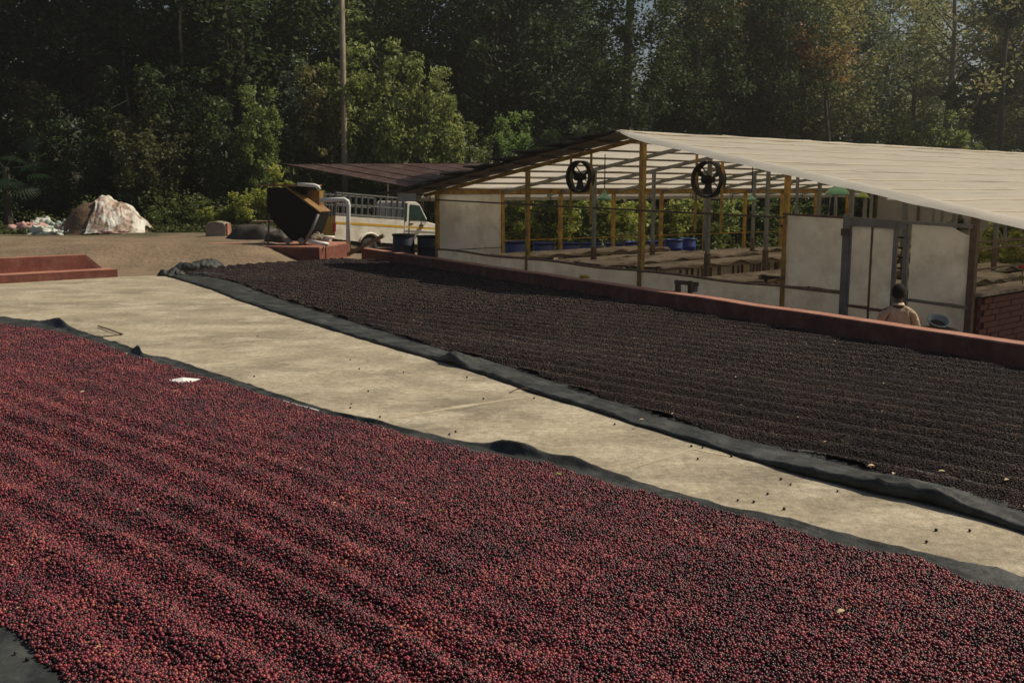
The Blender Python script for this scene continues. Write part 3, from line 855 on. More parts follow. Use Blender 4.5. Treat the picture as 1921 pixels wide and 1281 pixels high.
# ------------------------------------------------------------------ red stepped wall on the far left
st = empty('stepped_wall', (-11.5, 22.5, 0), 'red plastered stepped wall at the left edge of the yard', 'wall')
f0 = G(-260, 548); f1 = G(221, 519.5)
dd = (f1 - f0).normalized(); nn = Vector((-dd.y, dd.x, 0))
def steppiece(off, z0, z1, th, endcut, name, m):
    a_ = f0 + nn * off; b_ = f1 + nn * off - dd * endcut
    MB().prism([(a_.x, a_.y, z0), (b_.x, b_.y, z0), (b_.x + nn.x * th - dd.x * endcut * .0, b_.y + nn.y * th, z0), (a_.x + nn.x * th, a_.y + nn.y * th, z0)], (0, 0, z1 - z0)).build(name, m, st)
steppiece(0, -.1, .17, .7, 0, 'lower_step', M['red_oxide'])
steppiece(-.004, .171, .182, .708, -.004, 'step_edge', M['red_sunlit'])
a_ = f0 + nn * .5; b_ = f1 + nn * .5 - dd * .15
mb = MB().add([(a_.x, a_.y, .183), (b_.x, b_.y, .183), (b_.x - dd.x * .35, b_.y - dd.y * .35, .50), (a_.x, a_.y, .50)], [])
base = [(a_.x, a_.y, .183), (b_.x, b_.y, .183), (b_.x - dd.x * .35, b_.y - dd.y * .35, .50), (a_.x, a_.y, .50)]
MB().prism(base[::-1], nn * .22).build('upper_wall', M['red_oxide'], st)
t0_, t1_ = a_, b_ - dd * .35
MB().prism([(t0_.x, t0_.y, .502), (t1_.x, t1_.y, .502), (t1_.x + nn.x * .22, t1_.y + nn.y * .22, .502), (t0_.x + nn.x * .22, t0_.y + nn.y * .22, .502)], (0, 0, .012)).build('wall_top', M['red_sunlit'], st)

# ------------------------------------------------------------------ soil mound with tarpaulin and sacks
mc = D(185, 437, 36.2); mz = gz(mc.x, 36.2)
def moundh(x, y):
    r = math.sqrt(((x - .0) / (1.45 if x < 0 else 2.0)) ** 2 + (y / 1.3) ** 2)
    h = 1.22 * (1 - r ** 2.3) ** 1.1 * (1 + .10 * n3(x * 2, y * 2)) if r < 1 else 0
    return h + .04 * n3(x * 4, y * 4, 2)
mb = MB().grid(lambda u, v: (mc.x - 2.1 + 4.2 * u, 36.2 - 1.5 + 3 * v, mz - .08 + moundh(-2.1 + 4.2 * u, -1.5 + 3 * v)), 50, 36)
tag(mb.build('soil_mound', M['soil'], smooth=True), 'brown soil mound half covered by a pale tarpaulin', 'mound')
def tarpf(u, v):
    x = .40 - .34 * (1 - v) + 1.75 * u * (1 - .12 * v) + .16 * n3(v * 5, 2); y = -1.45 + 2.4 * v
    f = (abs(n3(x * 2.6 + y * .8, y * 1.1, 5)) * .13 + abs(n3(x * 7, y * 4, 8)) * .13) * min(1, .15 + moundh(x, y) * 2)
    return (mc.x + x + .08 * n3(x * 3, y * 3, 9), 36.2 + y, mz + .02 + max(0, moundh(x, y)) + f)
tag(MB().grid(tarpf, 70, 60).build('pale_tarpaulin', M['tarp'], smooth=True, solid=.012), 'crumpled pale tarpaulin draped over the right side of the soil mound', 'tarpaulin')
sk = random.Random(11)
sl = [(48, 415, 'sack_pink', 'pink sack at the left end of the heap'), (62, 424, 'sack_pink', 'faded pink sack second from the left end'), (75, 428, 'sack_white', 'white sack between the pink and green ones'),
      (98, 431, 'sack_white', 'flattened white sack in the front of the heap'), (112, 416, 'sack_green', 'pale green sack behind the white ones'), (124, 431, 'sack_white', 'crumpled white sack left of the mound'),
      (148, 430, 'sack_white', 'white sack touching the foot of the mound'), (158, 418, 'sack_green', 'pale green sack propped on the mound'), (140, 421, 'sack_pink', 'brownish pink sack lying on the mound foot'),
      (172, 431, 'sack_white', 'white sack below the tarpaulin'), (218, 432, 'sack_pink', 'small pink sack in front of the tarpaulin'), (84, 411, 'sack_white', 'bluish white sack at the back of the heap')]
for i, (px, py, mm, lab) in enumerate(sl):
    Y = 35.0 + (437 - py) * .06
    p = D(px, py, Y)
    lump('plastic_sack', (p.x, Y, gz(p.x, Y) - .02), .40 + .14 * sk.random(), .30, .13 + .07 * sk.random() + (437 - py) * .008, M[mm], i * 3.1, lab, 'sack', 36, 14, .95)
    bpy.data.objects[-1] if False else None
for o in list(bpy.data.objects):
    if o.name.startswith('plastic_sack'): o['group'] = 'sacks heaped left of the mound'

# ------------------------------------------------------------------ pickup truck
tk = empty('pickup_truck', (0, 0, 0), 'white pickup truck with yellow stripe and caged cargo bed behind the hopper', 'pickup truck')
corner = D(626, 440, 31.6)
yaw = R(45)
leftv = Vector((-math.sin(yaw), math.cos(yaw), 0))
tk.location = Vector((corner.x, 31.6, -.10)) + leftv * .85
tk.rotation_euler = (0, R(4.2), yaw)
W = .85
def tp(mb, name, m, parent=None, **k): return mb.build(name, m, parent or tk, world=False, **k)
# bed: side panels with arch
def side(y, sgn):
    arch = [(1.38 - .43 * math.cos(a), .32 + .43 * math.sin(a)) for a in [k * math.pi / 10 for k in range(11)]]
    poly = [(0, .55), (.95, .50)] + [q for q in arch if q[1] > .5] + [(1.83, .50), (2.75, .48), (2.75, 1.28), (0, 1.28)]
    return [(x, y, z) for x, z in poly]
tp(MB().prism(side(-W, 1), (0, .05, 0)), 'bed_side', M['white_paint'])
tp(MB().prism(side(W - .05, 1), (0, .05, 0)), 'bed_side', M['white_paint'])
tp(MB().box((1.38, 0, .72), (2.7, 1.6, .06)), 'bed_floor', M['black'])
tp(MB().box((0, 0, .95), (.05, 1.6, .62)), 'tailgate', M['truck_yellow'])
for y in (-W - .004, W + .004):
    tp(MB().box((1.38, y, 1.06), (2.74, .008, .07)), 'stripe', M['truck_yellow'])
tp(MB().box((2.76 + .85, -W - .012, 1.06), (1.55, .008, .06)), 'stripe', M['truck_yellow'])
tp(MB().tube([(1.38 - .47 * math.cos(a), -W - .02, .32 + .47 * math.sin(a)) for a in [R(20) + k * R(14) for k in range(11)]], .035, 6), 'mudguard', M['white_paint'], smooth=True)
for y in (-W, W):
    tp(MB().box((-.02, y * .97, .9), (.06, .10, .26)), 'tail_light', M['red_lens'])
tp(MB().tube([(-.12, -.8, .5), (-.12, .8, .5)], .06, 8), 'bumper', M['white_paint'])
# cage
cg = tp(MB().box((1.38, -W + .03, 2.0), (2.76, .045, .045)), 'cargo_cage', M['steel'])
def cb(p, q, w=.042): MB().bar(p, q, w, w).build('cage_bar', M['steel'], cg, world=False)
cb((0, W - .03, 2.0), (2.76, W - .03, 2.0), .045); cb((0, -W + .03, 1.66), (2.76, -W + .03, 1.66)); cb((0, W - .03, 1.66), (2.76, W - .03, 1.66)); cb((0, -W + .03, 1.34), (2.76, -W + .03, 1.34), .06)
for i in range(12):
    x = .02 + i * 2.72 / 11
    cb((x, -W + .03, 1.28), (x, -W + .03, 2.0)); cb((x, W - .03, 1.28), (x, W - .03, 2.0))
for i in range(6):
    y = -W + .1 + i * .3
    cb((2.74, y, 1.28), (2.74, y, 2.0)); cb((.02, y, 1.28), (.02, y, 2.0))
# cab
cabp = [(2.82, .48), (3.15, .48)] + [(3.95 - .42 * math.cos(a), .32 + .42 * math.sin(a)) for a in [k * math.pi / 8 for k in range(9)] if .32 + .42 * math.sin(a) > .48] + [(4.55, .48), (4.62, .75), (4.55, 1.12), (4.35, 1.2), (3.88, 1.27), (3.45, 1.85), (3.3, 1.92), (2.9, 1.92), (2.82, 1.85)]
body = tp(MB().prism([(x, -.80, z) for x, z in cabp], (0, 1.6, 0)), 'cab_body', M['white_paint'], bevel=.03)
for y in (-.806, .806):
    MB().prism([(x, y, z) for x, z in ((3.02, 1.30), (3.78, 1.30), (3.42, 1.80), (3.02, 1.82))], (0, .01 if y > 0 else -.01, 0)).build('door_window', M['glass'], body, world=False)
    MB().box((3.02, y * 1.006, 1.15), (.016, .012, 1.25)).build('door_seam', M['black'], body, world=False)
    MB().box((3.12, y * 1.01, 1.18), (.12, .02, .03)).build('door_handle', M['black'], body, world=False)
MB().prism([(3.84, -.7, 1.33), (3.84, .7, 1.33), (3.50, .62, 1.82), (3.50, -.62, 1.82)], (.03, 0, .02)).build('windscreen', M['glass'], body, world=False)
MB().box((2.83, -.806, 1.55), (.14, .02, .6)).build('quarter_window', M['glass'], body, world=False)
MB().box((3.55, -.812, 1.14), (.16, .006, .07)).build('badge', M['green_leaf'], body, world=False)
for y in (-.98, .98):
    tp(MB().box((3.72, y, 1.38), (.06, .17, .2)).bar((3.78, y * .82, 1.32), (3.74, y, 1.3), .02, .02), 'wing_mirror', M['black'])
for x in (1.38, 3.95):
    for y in (-.74, .74):
        w_ = tp(MB().lathe([(.20, -.1), (.32, -.1), (.345, -.07), (.345, .07), (.32, .1), (.20, .1)], 24, c=(x, y, .32), M=Matrix.Rotation(math.pi / 2, 3, 'X')), 'wheel', M['rubber'], smooth=True)
        MB().lathe([(0, -.05), (.08, -.07), (.18, -.04), (.205, -.09), (.205, .09), (.18, .04), (0, .05)], 18, c=(x, y, .32), M=Matrix.Rotation(math.pi / 2, 3, 'X')).build('rim', M['steel'], w_, world=False, smooth=True)
for y in (-.6, .6):
    tp(MB().box((4.61, y, .95), (.05, .24, .18)), 'headlight', M['pvc'])
tp(MB().box((4.63, 0, .6), (.12, 1.6, .18)), 'bumper', M['white_paint'])

# ------------------------------------------------------------------ small things on and behind the parapet
tag(MB().bar(D(652, 478, 29.3), D(720, 442, 28.4), .055, .10).build('wooden_plank', M['wood']), 'wooden plank leaning over the left end of the red wall', 'plank')
p = G(1097, 521.5, .302)
sp = MB().lathe([(.001, 0), (.09, 0), (.10, .03), (.09, .055), (.001, .06)], 14, c=p)
tag(sp.build('yellow_cap', M['truck_yellow'], smooth=True), 'small round yellow cap lying on top of the red wall', 'cap')
br = empty('metal_stand', D(1289, 560, 17.1), 'dark metal stand poking up behind the red wall below the ridge post', 'stand')
for px in (1272, 1295): MB().bar(D(px, 527, 17.0), D(px - 1, 600, 17.0), .09 if px == 1272 else .07, .05).build('upright', M['rust'], br)
MB().bar(D(1268, 529, 17.0), D(1308, 533, 17.2), .09, .07).build('top_bar', M['rust'], br)
MB().bar(D(1304, 533, 17.2), D(1303, 548, 17.2), .05, .1).build('hook', M['steel'], br)

# ------------------------------------------------------------------ person
def skinned(name, pts, edges, rad, m, parent, sub=2):
    me = bpy.data.meshes.new(name); me.from_pydata(pts, edges, []); me.materials.append(m)
    o = bpy.data.objects.new(name, me); COL.objects.link(o); o.parent = parent
    md = o.modifiers.new('skin', 'SKIN'); md.use_smooth_shade = True
    for i, v in enumerate(me.skin_vertices[0].data):
        r = rad[i]; v.radius = r if hasattr(r, '__len__') else (r, r)
        v.use_root = (i == 0)
    if sub:
        s_ = o.modifiers.new('sub', 'SUBSURF'); s_.levels = sub; s_.render_levels = sub
    return o
pe = D(1690, 560, 13.75)
person = empty('person', (pe.x - .02, 13.75, -.66), 'person in a tan shirt seated behind the red wall with back to the camera', 'person')
person.rotation_euler = (0, 0, R(-8))
bp = [(0, 0, .52), (0, .03, .68), (0, .05, .84), (0, .03, .98), (0, .04, 1.07), (0, .06, 1.13), (0, .075, 1.20), (0, .07, 1.28),  # 0-7
      (-.10, .03, 1.01), (-.185, .03, .985), (-.25, .06, .76), (-.20, .26, .62), (-.17, .33, .60),    # 8-12
      (.10, .03, 1.01), (.185, .03, .985), (.27, .04, .75), (.27, .26, .64), (.26, .33, .63),      # 13-17
      (-.10, .02, .50), (-.14, .42, .50), (-.14, .44, .08), (-.14, .54, .04), (.10, .02, .50), (.14, .42, .50), (.14, .44, .08), (.14, .54, .04)]
be = [(0, 1), (1, 2), (2, 3), (3, 4), (4, 5), (5, 6), (6, 7), (3, 8), (8, 9), (9, 10), (10, 11), (11, 12), (3, 13), (13, 14), (14, 15), (15, 16), (16, 17), (0, 18), (18, 19), (19, 20), (20, 21), (0, 22), (22, 23), (23, 24), (24, 25)]
br_ = [(.15, .11), (.13, .095), (.145, .10), (.13, .095), (.055, .055), (.052, .055), (.075, .085), (.07, .08), .065, .052, .042, .032, .036, .065, .052, .042, .032, .036, .085, .06, .045, .04, .085, .06, .045, .04]
pb = skinned('body', bp, be, br_, M['skin'], person)
for sx, hx in ((-1, -.17), (1, .26)):      # hands: five fingers each, loosely curled
    hy, hz = .345, .60 if sx < 0 else .63
    for k in range(4):
        x0 = hx + (k - 1.5) * .018; L = (.034, .040, .037, .028)[k]
        skinned('finger', [(x0, hy, hz), (x0, hy + L, hz - .004), (x0, hy + L * 1.7, hz - .022), (x0, hy + L * 1.8, hz - .045)], [(0, 1), (1, 2), (2, 3)], [.009, .0085, .008, .007], M['skin'], pb, 1)
    skinned('finger', [(hx - sx * .028, hy - .03, hz), (hx - sx * .05, hy, hz - .01), (hx - sx * .052, hy + .03, hz - .022)], [(0, 1), (1, 2)], [.011, .010, .008], M['skin'], pb, 1)
# hair cap, ears, nose
mb = MB()
def hair(u, v):
    a = u * 2 * math.pi; b = -.95 + v * (math.pi / 2 + .95)
    k = 1.02 + .05 * n3(math.cos(a) * 5, math.sin(a) * 5, b * 5) + .03 * n3(math.cos(a) * 15, math.sin(a) * 15, b * 15)
    y = math.sin(a) * math.cos(b)
    if y > .25 and b < .35: k *= .80
    if b < -.6: k *= .95
    return (.091 * math.cos(a) * math.cos(b) * k, .055 + .106 * y * k, 1.255 + .112 * math.sin(b) * k)
tp2 = MB().grid(hair, 28, 14); tp2.build('hair', M['hair'], person, world=False, smooth=True)
for sx in (-1, 1):
    MB().lathe([(.001, -.006), (.018, -.008), (.026, 0), (.018, .008), (.001, .006)], 10, c=(sx * .094, .06, 1.215), M=Matrix.Rotation(math.pi / 2, 3, 'Y')).build('ear', M['skin'], pb, world=False, smooth=True)
    MB().lathe([(.001, -.012), (.010, -.006), (.012, 0), (.010, .006), (.001, .012)], 10, c=(sx * .032, .155, 1.225)).build('eye', M['paper'], pb, world=False, smooth=True)
MB().lathe([(.001, .03), (.010, .01), (.017, -.015), (.001, -.022)], 10, c=(0, .166, 1.20)).build('nose', M['skin'], pb, world=False, smooth=True)
MB().box((0, .158, 1.158), (.05, .014, .012)).build('mouth', M['red_oxide'], pb, world=False, bevel=.004)
sp_ = [(0, 0, .50), (0, .03, .66), (0, .05, .82), (0, .03, .97), (0, .04, 1.065), (-.11, .03, 1.00), (-.19, .03, .955), (-.225, .045, .83), (-.25, .07, .73), (.11, .03, 1.00), (.19, .03, .955), (.235, .04, .83), (.27, .06, .72), (.28, .15, .68)]
se = [(0, 1), (1, 2), (2, 3), (3, 4), (3, 5), (5, 6), (6, 7), (7, 8), (3, 9), (9, 10), (10, 11), (11, 12), (12, 13)]
sr = [(.20, .14), (.20, .135), (.205, .135), (.175, .12), (.066, .066), .082, .072, .07, .068, .082, .072, .07, .064, .058]
skinned('shirt', sp_, se, sr, M['shirt'], person)
MB().lathe([(.064, .006), (.070, .010), (.084, -.016), (.088, -.022), (.080, -.022)], 20, c=(0, .045, 1.095)).build('collar', M['collar'], person, world=False, smooth=True)
skinned('trousers', [(0, 0, .52), (-.10, .02, .50), (-.14, .42, .50), (-.14, .44, .12), (.10, .02, .50), (.14, .42, .50), (.14, .44, .12)], [(0, 1), (1, 2), (2, 3), (0, 4), (4, 5), (5, 6)], [(.16, .12), .10, .078, .07, .10, .078, .07], M['trousers'], person)
sc_ = D(1690, 560, 13.7)
so = empty('stool', (pe.x - .02, 13.72, -.68), 'small wooden stool under the seated person', 'stool')
MB().box((0, 0, .41), (.36, .32, .04)).build('seat', M['wood'], so, world=False)
for sx in (-1, 1):
    for sy in (-1, 1): MB().bar((sx * .14, sy * .12, .39), (sx * .16, sy * .14, 0), .035, .035).build('leg', M['wood'], so, world=False)
# basin on a crate beside the person
bs = D(1761, 609, 14.3)
crt = empty('wooden_crate', (bs.x, 14.35, -.70), 'wooden crate holding up the pale basin behind the red wall', 'crate')
for k in range(4):
    for sx, sy, w_, d_ in ((0, -.19, .42, .02), (0, .19, .42, .02), (-.2, 0, .02, .36), (.2, 0, .02, .36)):
        MB().box((sx, sy, .09 + k * .185), (w_, d_, .14)).build('slat', M['wood'], crt, world=False)
ba = empty('plastic_basin', (bs.x, 14.33, .085), 'pale basin with dark inside propped up right of the seated person', 'basin')
ba.rotation_euler = (R(30), 0, 0)
MB().lathe([(.0, -.06), (.10, -.06), (.15, .04), (.165, .045), (.165, .055), (.14, .055), (.1, -.04), (0, -.045)], 28).build('basin_wall', M['basin'], ba, world=False, smooth=True)
MB().lathe([(.105, -.02), (.08, .0), (.0, .015)], 20).build('basin_content', M['bedblack'], ba, world=False, smooth=True)

# ------------------------------------------------------------------ black net sheets and cherry beds
def resample(pts, step):
    pts = [Vector(p) for p in pts]; out = [pts[0]]
    for a, b in zip(pts[:-1], pts[1:]):
        n = max(1, int((b - a).length / step))
        for k in range(1, n + 1): out.append(a.lerp(b, k / n))
    return out
red_out = [G(*p) for p in ((-260, 560), (-120, 578), (0, 597), (60, 604), (110, 612), (180, 633), (245, 655), (265, 666), (330, 679), (400, 703), (470, 726), (560, 757), (650, 785), (740, 806), (830, 824), (900, 840), (970, 853), (1010, 860), (1060, 868), (1100, 878), (1160, 895), (1215, 915), (1262, 930), (1330, 945), (1400, 965), (1475, 980), (1530, 995), (1600, 1010), (1660, 1028), (1740, 1045), (1800, 1062), (1870, 1074), (1921, 1089), (2100, 1135), (2300, 1190))]
red_in = [G(*p) for p in ((-260, 574), (-120, 592), (0, 614), (60, 621), (120, 632), (180, 650), (245, 674), (320, 695), (400, 721), (480, 747), (560, 770), (640, 792), (720, 814), (800, 836), (880, 855), (960, 871), (1040, 886), (1100, 904), (1160, 925), (1230, 941), (1300, 958), (1400, 985), (1500, 1011), (1560, 1033), (1640, 1050), (1720, 1062), (1780, 1090), (1840, 1112), (1921, 1132), (2100, 1180), (2300, 1230))]
red_low = [Vector((-13.5, 15.6, 0)), G(-330, 1030), G(-120, 1120), G(0, 1187), G(45, 1207), G(70, 1235), G(100, 1285), Vector((-1.45, 3.45, 0)), Vector((.4, 1.6, 0)), Vector((2.4, -.4, 0))]
dk_out = [G(*p) for p in ((303, 516), (345, 528), (400, 545), (450, 565), (520, 588), (600, 613), (700, 643), (760, 661), (850, 686), (900, 702), (960, 723), (1000, 738), (1060, 756), (1130, 777), (1200, 801), (1290, 827), (1380, 856), (1480, 886), (1560, 907), (1640, 926), (1760, 952), (1850, 980), (1921, 1001), (2100, 1060), (2350, 1140))]
dk_in = [G(*p) for p in ((345, 516), (380, 519), (440, 531), (520, 561), (600, 587), (680, 612), (760, 638), (850, 664), (900, 676), (950, 690), (1000, 706), (1080, 735), (1160, 760), (1240, 785), (1330, 815), (1420, 835), (1520, 860), (1600, 880), (1680, 904), (1760, 917), (1850, 945), (1921, 966), (2100, 1020), (2350, 1095))]
dk_far = [pq(-5.5, -.04), pq(-2, -.03), pq(4, -.03), pq(10, -.03), pq(16, -.03), pq(19.2, -.06), G(640, 489), G(560, 494), G(500, 497), G(440, 502), G(390, 508)]

def inpoly(x, y, poly):
    c = np.zeros(x.shape, bool); n = len(poly); j = n - 1
    for i in range(n):
        xi, yi, xj, yj = poly[i][0], poly[i][1], poly[j][0], poly[j][1]
        if yi != yj:
            c ^= ((yi > y) != (yj > y)) & (x < (xj - xi) * (y - yi) / (yj - yi) + xi)
        j = i
    return c

def vnoise(x, y, seed):
    rg = np.random.default_rng(seed); T = rg.random((256, 256))
    xi = np.floor(x).astype(int); yi = np.floor(y).astype(int); fx = x - xi; fy = y - yi
    fx = fx * fx * (3 - 2 * fx); fy = fy * fy * (3 - 2 * fy)
    g = lambda a, b: T[a % 256, b % 256]
    return (g(xi, yi) * (1 - fx) + g(xi + 1, yi) * fx) * (1 - fy) + (g(xi, yi + 1) * (1 - fx) + g(xi + 1, yi + 1) * fx) * fy

def bedh(x, y, kind):
    u = (x + y) * .7071; w = (x - y) * .7071
    if kind == 'red':
        ph = u + .26 * (vnoise(w * .55, u * .9, 1) - .5) + .06 * (vnoise(w * 1.7, u * 2, 8) - .5) + .05 * (vnoise(w * 3, u * 3, 5) - .5)
        f = 2 * math.pi / .30
        fade = 1.25 - .95 * np.clip((u - 2.6) / 1.8, 0, 1)
        amp = (.002 + .021 * vnoise(w * .6, u * .9, 2)) * fade
        rid = np.sin(ph * f)
        rid = np.where(rid > 0, rid, rid * .9)
        h = .040 + amp * rid + .008 * (vnoise(w * 5, u * 7, 3) - .5) + .006 * (vnoise(w * 14, u * 16, 4) - .5)
    else:
        ph = u + .12 * (vnoise(w * .7, u * 1.2, 11) - .5)
        h = .036 + .023 * np.sin(ph * 2 * math.pi / .33) * (.45 + vnoise(w * .6, u, 12)) + .007 * (vnoise(w * 6, u * 8, 13) - .5)
    return h

def sheet(name, outer, inner, label, raise_fn, extra=.9):
    o_ = resample(outer, .06); ni = len(o_)
    # inner line resampled by arc fraction to the same count
    def arc(pts, n):
        pts = [Vector(p) for p in pts]; L = [0]
        for a, b in zip(pts[:-1], pts[1:]): L.append(L[-1] + (b - a).length)
        out = []; j = 0
        for k in range(n):
            s = L[-1] * k / (n - 1)
            while j < len(L) - 2 and L[j + 1] < s: j += 1
            out.append(pts[j].lerp(pts[j + 1], (s - L[j]) / max(1e-6, L[j + 1] - L[j])))
        return out
    i_ = arc(inner, ni); o2 = arc(outer, ni)
    vv = [0, .04, .1, .16, .23, .3, .38, .46, .54, .62, .7, .78, .86, .93, 1, 1.15]
    mb = MB(); nv = len(vv)
    for k in range(ni):
        a, b = o2[k], i_[k]; d = (b - a); w = max(.02, d.length)
        for v in vv:
            p = a + d * (v if v <= 1 else 1) + (d.normalized() * extra if v > 1 else Vector((0, 0, 0)))
            z = .006 + raise_fn(a, v, w) if v <= 1 else .004
            p = p + Vector((.02 * n3(p.x * 4, p.y * 4, 1), .02 * n3(p.x * 4, p.y * 4, 2), 0)) * (1 if v < .5 else 0)
            mb.v.append(Vector((p.x, p.y, z)))
    for k in range(ni - 1):
        for j in range(nv - 1):
            a = k * nv + j; mb.f.append((a, a + 1, a + nv + 1, a + nv))
    o = mb.build(name, M['net'], smooth=True, solid=.004)
    return tag(o, label, 'net sheet')
def bumps(a, lst):
    r = 0
    for (c, wd, h) in lst:
        d = (Vector((a.x, a.y, 0)) - c).length
        r += h * math.exp(-(d / wd) ** 2)
    return r
rb_l = [(G(120, 612), .50, .11), (G(262, 662), .15, .08), (G(960, 851), .26, .085), (G(1080, 872), .25, .05), (G(700, 797), .5, .03)]
def red_raise(a, v, w):
    h = bumps(a, rb_l)
    prof = math.exp(-((v - .10) / .16) ** 2) if v >= .1 else .55 + .45 * v / .1
    return h * prof + .012 * (1 + n3(a.x * 5, a.y * 5)) * math.exp(-v * 6) + .026 * abs(n3((a.x - a.y) * 1.3, v * 5, 3)) * (1 - abs(v - .4)) + .012 * abs(n3(a.x * 8, a.y * 8, v * 6)) + .004
db_l = [(G(856, 684), .22, .10), (G(1640, 925), .3, .04), (G(1740, 945), .35, .06), (G(1500, 890), .3, .03)]
def dk_raise(a, v, w):
    h = .022 + .018 * n3(a.x * 1.5, a.y * 1.5) + .012 * n3(a.x * 5, a.y * 5) + bumps(a, db_l)
    x = v * w
    prof = 0.12 if x < .008 else (1 if x < .1 else math.exp(-((x - .1) / .16) ** 2) * .75 + .25)
    return h * prof * (1 + .5 * n3(a.x * 9, a.y * 9, v * 5)) + .010 * abs(n3(a.x * 14, a.y * 14, v * 9)) + .014 * abs(n3((a.x + a.y) * 3.5 + 9, v * 7, 2)) + .010 * abs(n3(a.x * 3, a.y * 3, v * 4))
sheet('net_sheet', red_out, red_in, 'black net sheet edge bordering the bed of red cherries', red_raise)
sheet('net_sheet', dk_out, dk_in, 'black net sheet edge bordering the bed of dried black cherries', dk_raise)
lo_out = [p + Vector((-.22, -.24, 0)) for p in red_low]
sheet('net_sheet', lo_out, red_low, 'black net sheet corner at the lower left of the red cherry bed', lambda a, v, w: .008 + .02 * abs(n3(a.x * 3, a.y * 3, v * 2)))
# pale selvedge line along the red bed
sel = resample(red_in[2:14], .05)
mb = MB()
for k, p in enumerate(sel):
    d = (sel[min(k + 1, len(sel) - 1)] - sel[max(k - 1, 0)]).normalized(); nrm = Vector((-d.y, d.x, 0)) * (-1 if d.x * 0 > 1 else 1)
    off = .05 + .02 * n3(p.x * 3, p.y * 3); w_ = .007 * max(0.05, .5 + 1.2 * n3(p.x * 4, p.y * 4, 7))
    q = p + nrm * off
    mb.v += [q + Vector((0, 0, .034)) + nrm * w_, q + Vector((0, 0, .03)) - nrm * w_]
for k in range(len(sel) - 1):
    if n3(sel[k].x * 2.2, sel[k].y * 2.2, 5) > .16: mb.f.append((2 * k, 2 * k + 1, 2 * k + 3, 2 * k + 2))
tag(mb.build('white_selvedge', M['paper'], solid=.002), 'thin broken white cord along the upper edge of the red cherries', 'cord')
# crumpled end of the dark sheet
def crumple(name, c, L, w, h, ang, seed, label):
    mb = MB()
    def fn(u, v):
        x = (u - .5) * L; a = v * math.pi
        k = (1 + .35 * n3(u * 5 + seed, v * 3) + .2 * n3(u * 13 + seed, v * 7)) * math.sin(math.pi * min(1, max(.02, u * .98 + .01))) ** .4
        y = -math.cos(a) * w * k; z = math.sin(a) * h * k * (1 + .5 * n3(u * 4, seed))
        return Vector((c.x + x * math.cos(ang) - y * math.sin(ang), c.y + x * math.sin(ang) + y * math.cos(ang), max(.0, z)))
    mb.grid(fn, 60, 16); return tag(mb.build(name, M['net'], smooth=True, solid=.006), label, 'net sheet')
crumple('crumpled_net', G(322, 517), .62, .2, .16, R(8), 1, 'tied grey bundle at the far left end of the black net')
crumple('crumpled_net', G(375, 505), 1.25, .30, .24, R(35), 4, 'crumpled fold of black net at the far end of the dried bed')
crumple('crumpled_net', G(392, 519), 1.0, .12, .09, R(-12), 7, 'long flat fold of net in front of the crumpled one')

def sphere_group(name, m, sub):
    ng = bpy.data.node_groups.new(name, 'GeometryNodeTree')
    ng.interface.new_socket('Geometry', in_out='INPUT', socket_type='NodeSocketGeometry')
    ng.interface.new_socket('Geometry', in_out='OUTPUT', socket_type='NodeSocketGeometry')
    N = ng.nodes; L = ng.links
    gi = N.new('NodeGroupInput'); go = N.new('NodeGroupOutput')
    ic = N.new('GeometryNodeMeshIcoSphere'); ic.inputs['Radius'].default_value = 1.0; ic.inputs['Subdivisions'].default_value = sub
    sm = N.new('GeometryNodeSetShadeSmooth'); L.new(ic.outputs[0], sm.inputs[0])
    mt = N.new('GeometryNodeSetMaterial'); mt.inputs['Material'].default_value = m; L.new(sm.outputs[0], mt.inputs[0])
    ip = N.new('GeometryNodeInstanceOnPoints'); L.new(gi.outputs[0], ip.inputs['Points']); L.new(mt.outputs[0], ip.inputs['Instance'])
    na = N.new('GeometryNodeInputNamedAttribute'); na.data_type = 'FLOAT_VECTOR'; na.inputs['Name'].default_value = 'size'
    nr = N.new('GeometryNodeInputNamedAttribute'); nr.data_type = 'FLOAT_VECTOR'; nr.inputs['Name'].default_value = 'turn'
    L.new(na.outputs['Attribute'], ip.inputs['Scale']); L.new(nr.outputs['Attribute'], ip.inputs['Rotation'])
    L.new(ip.outputs[0], go.inputs[0])
    return ng

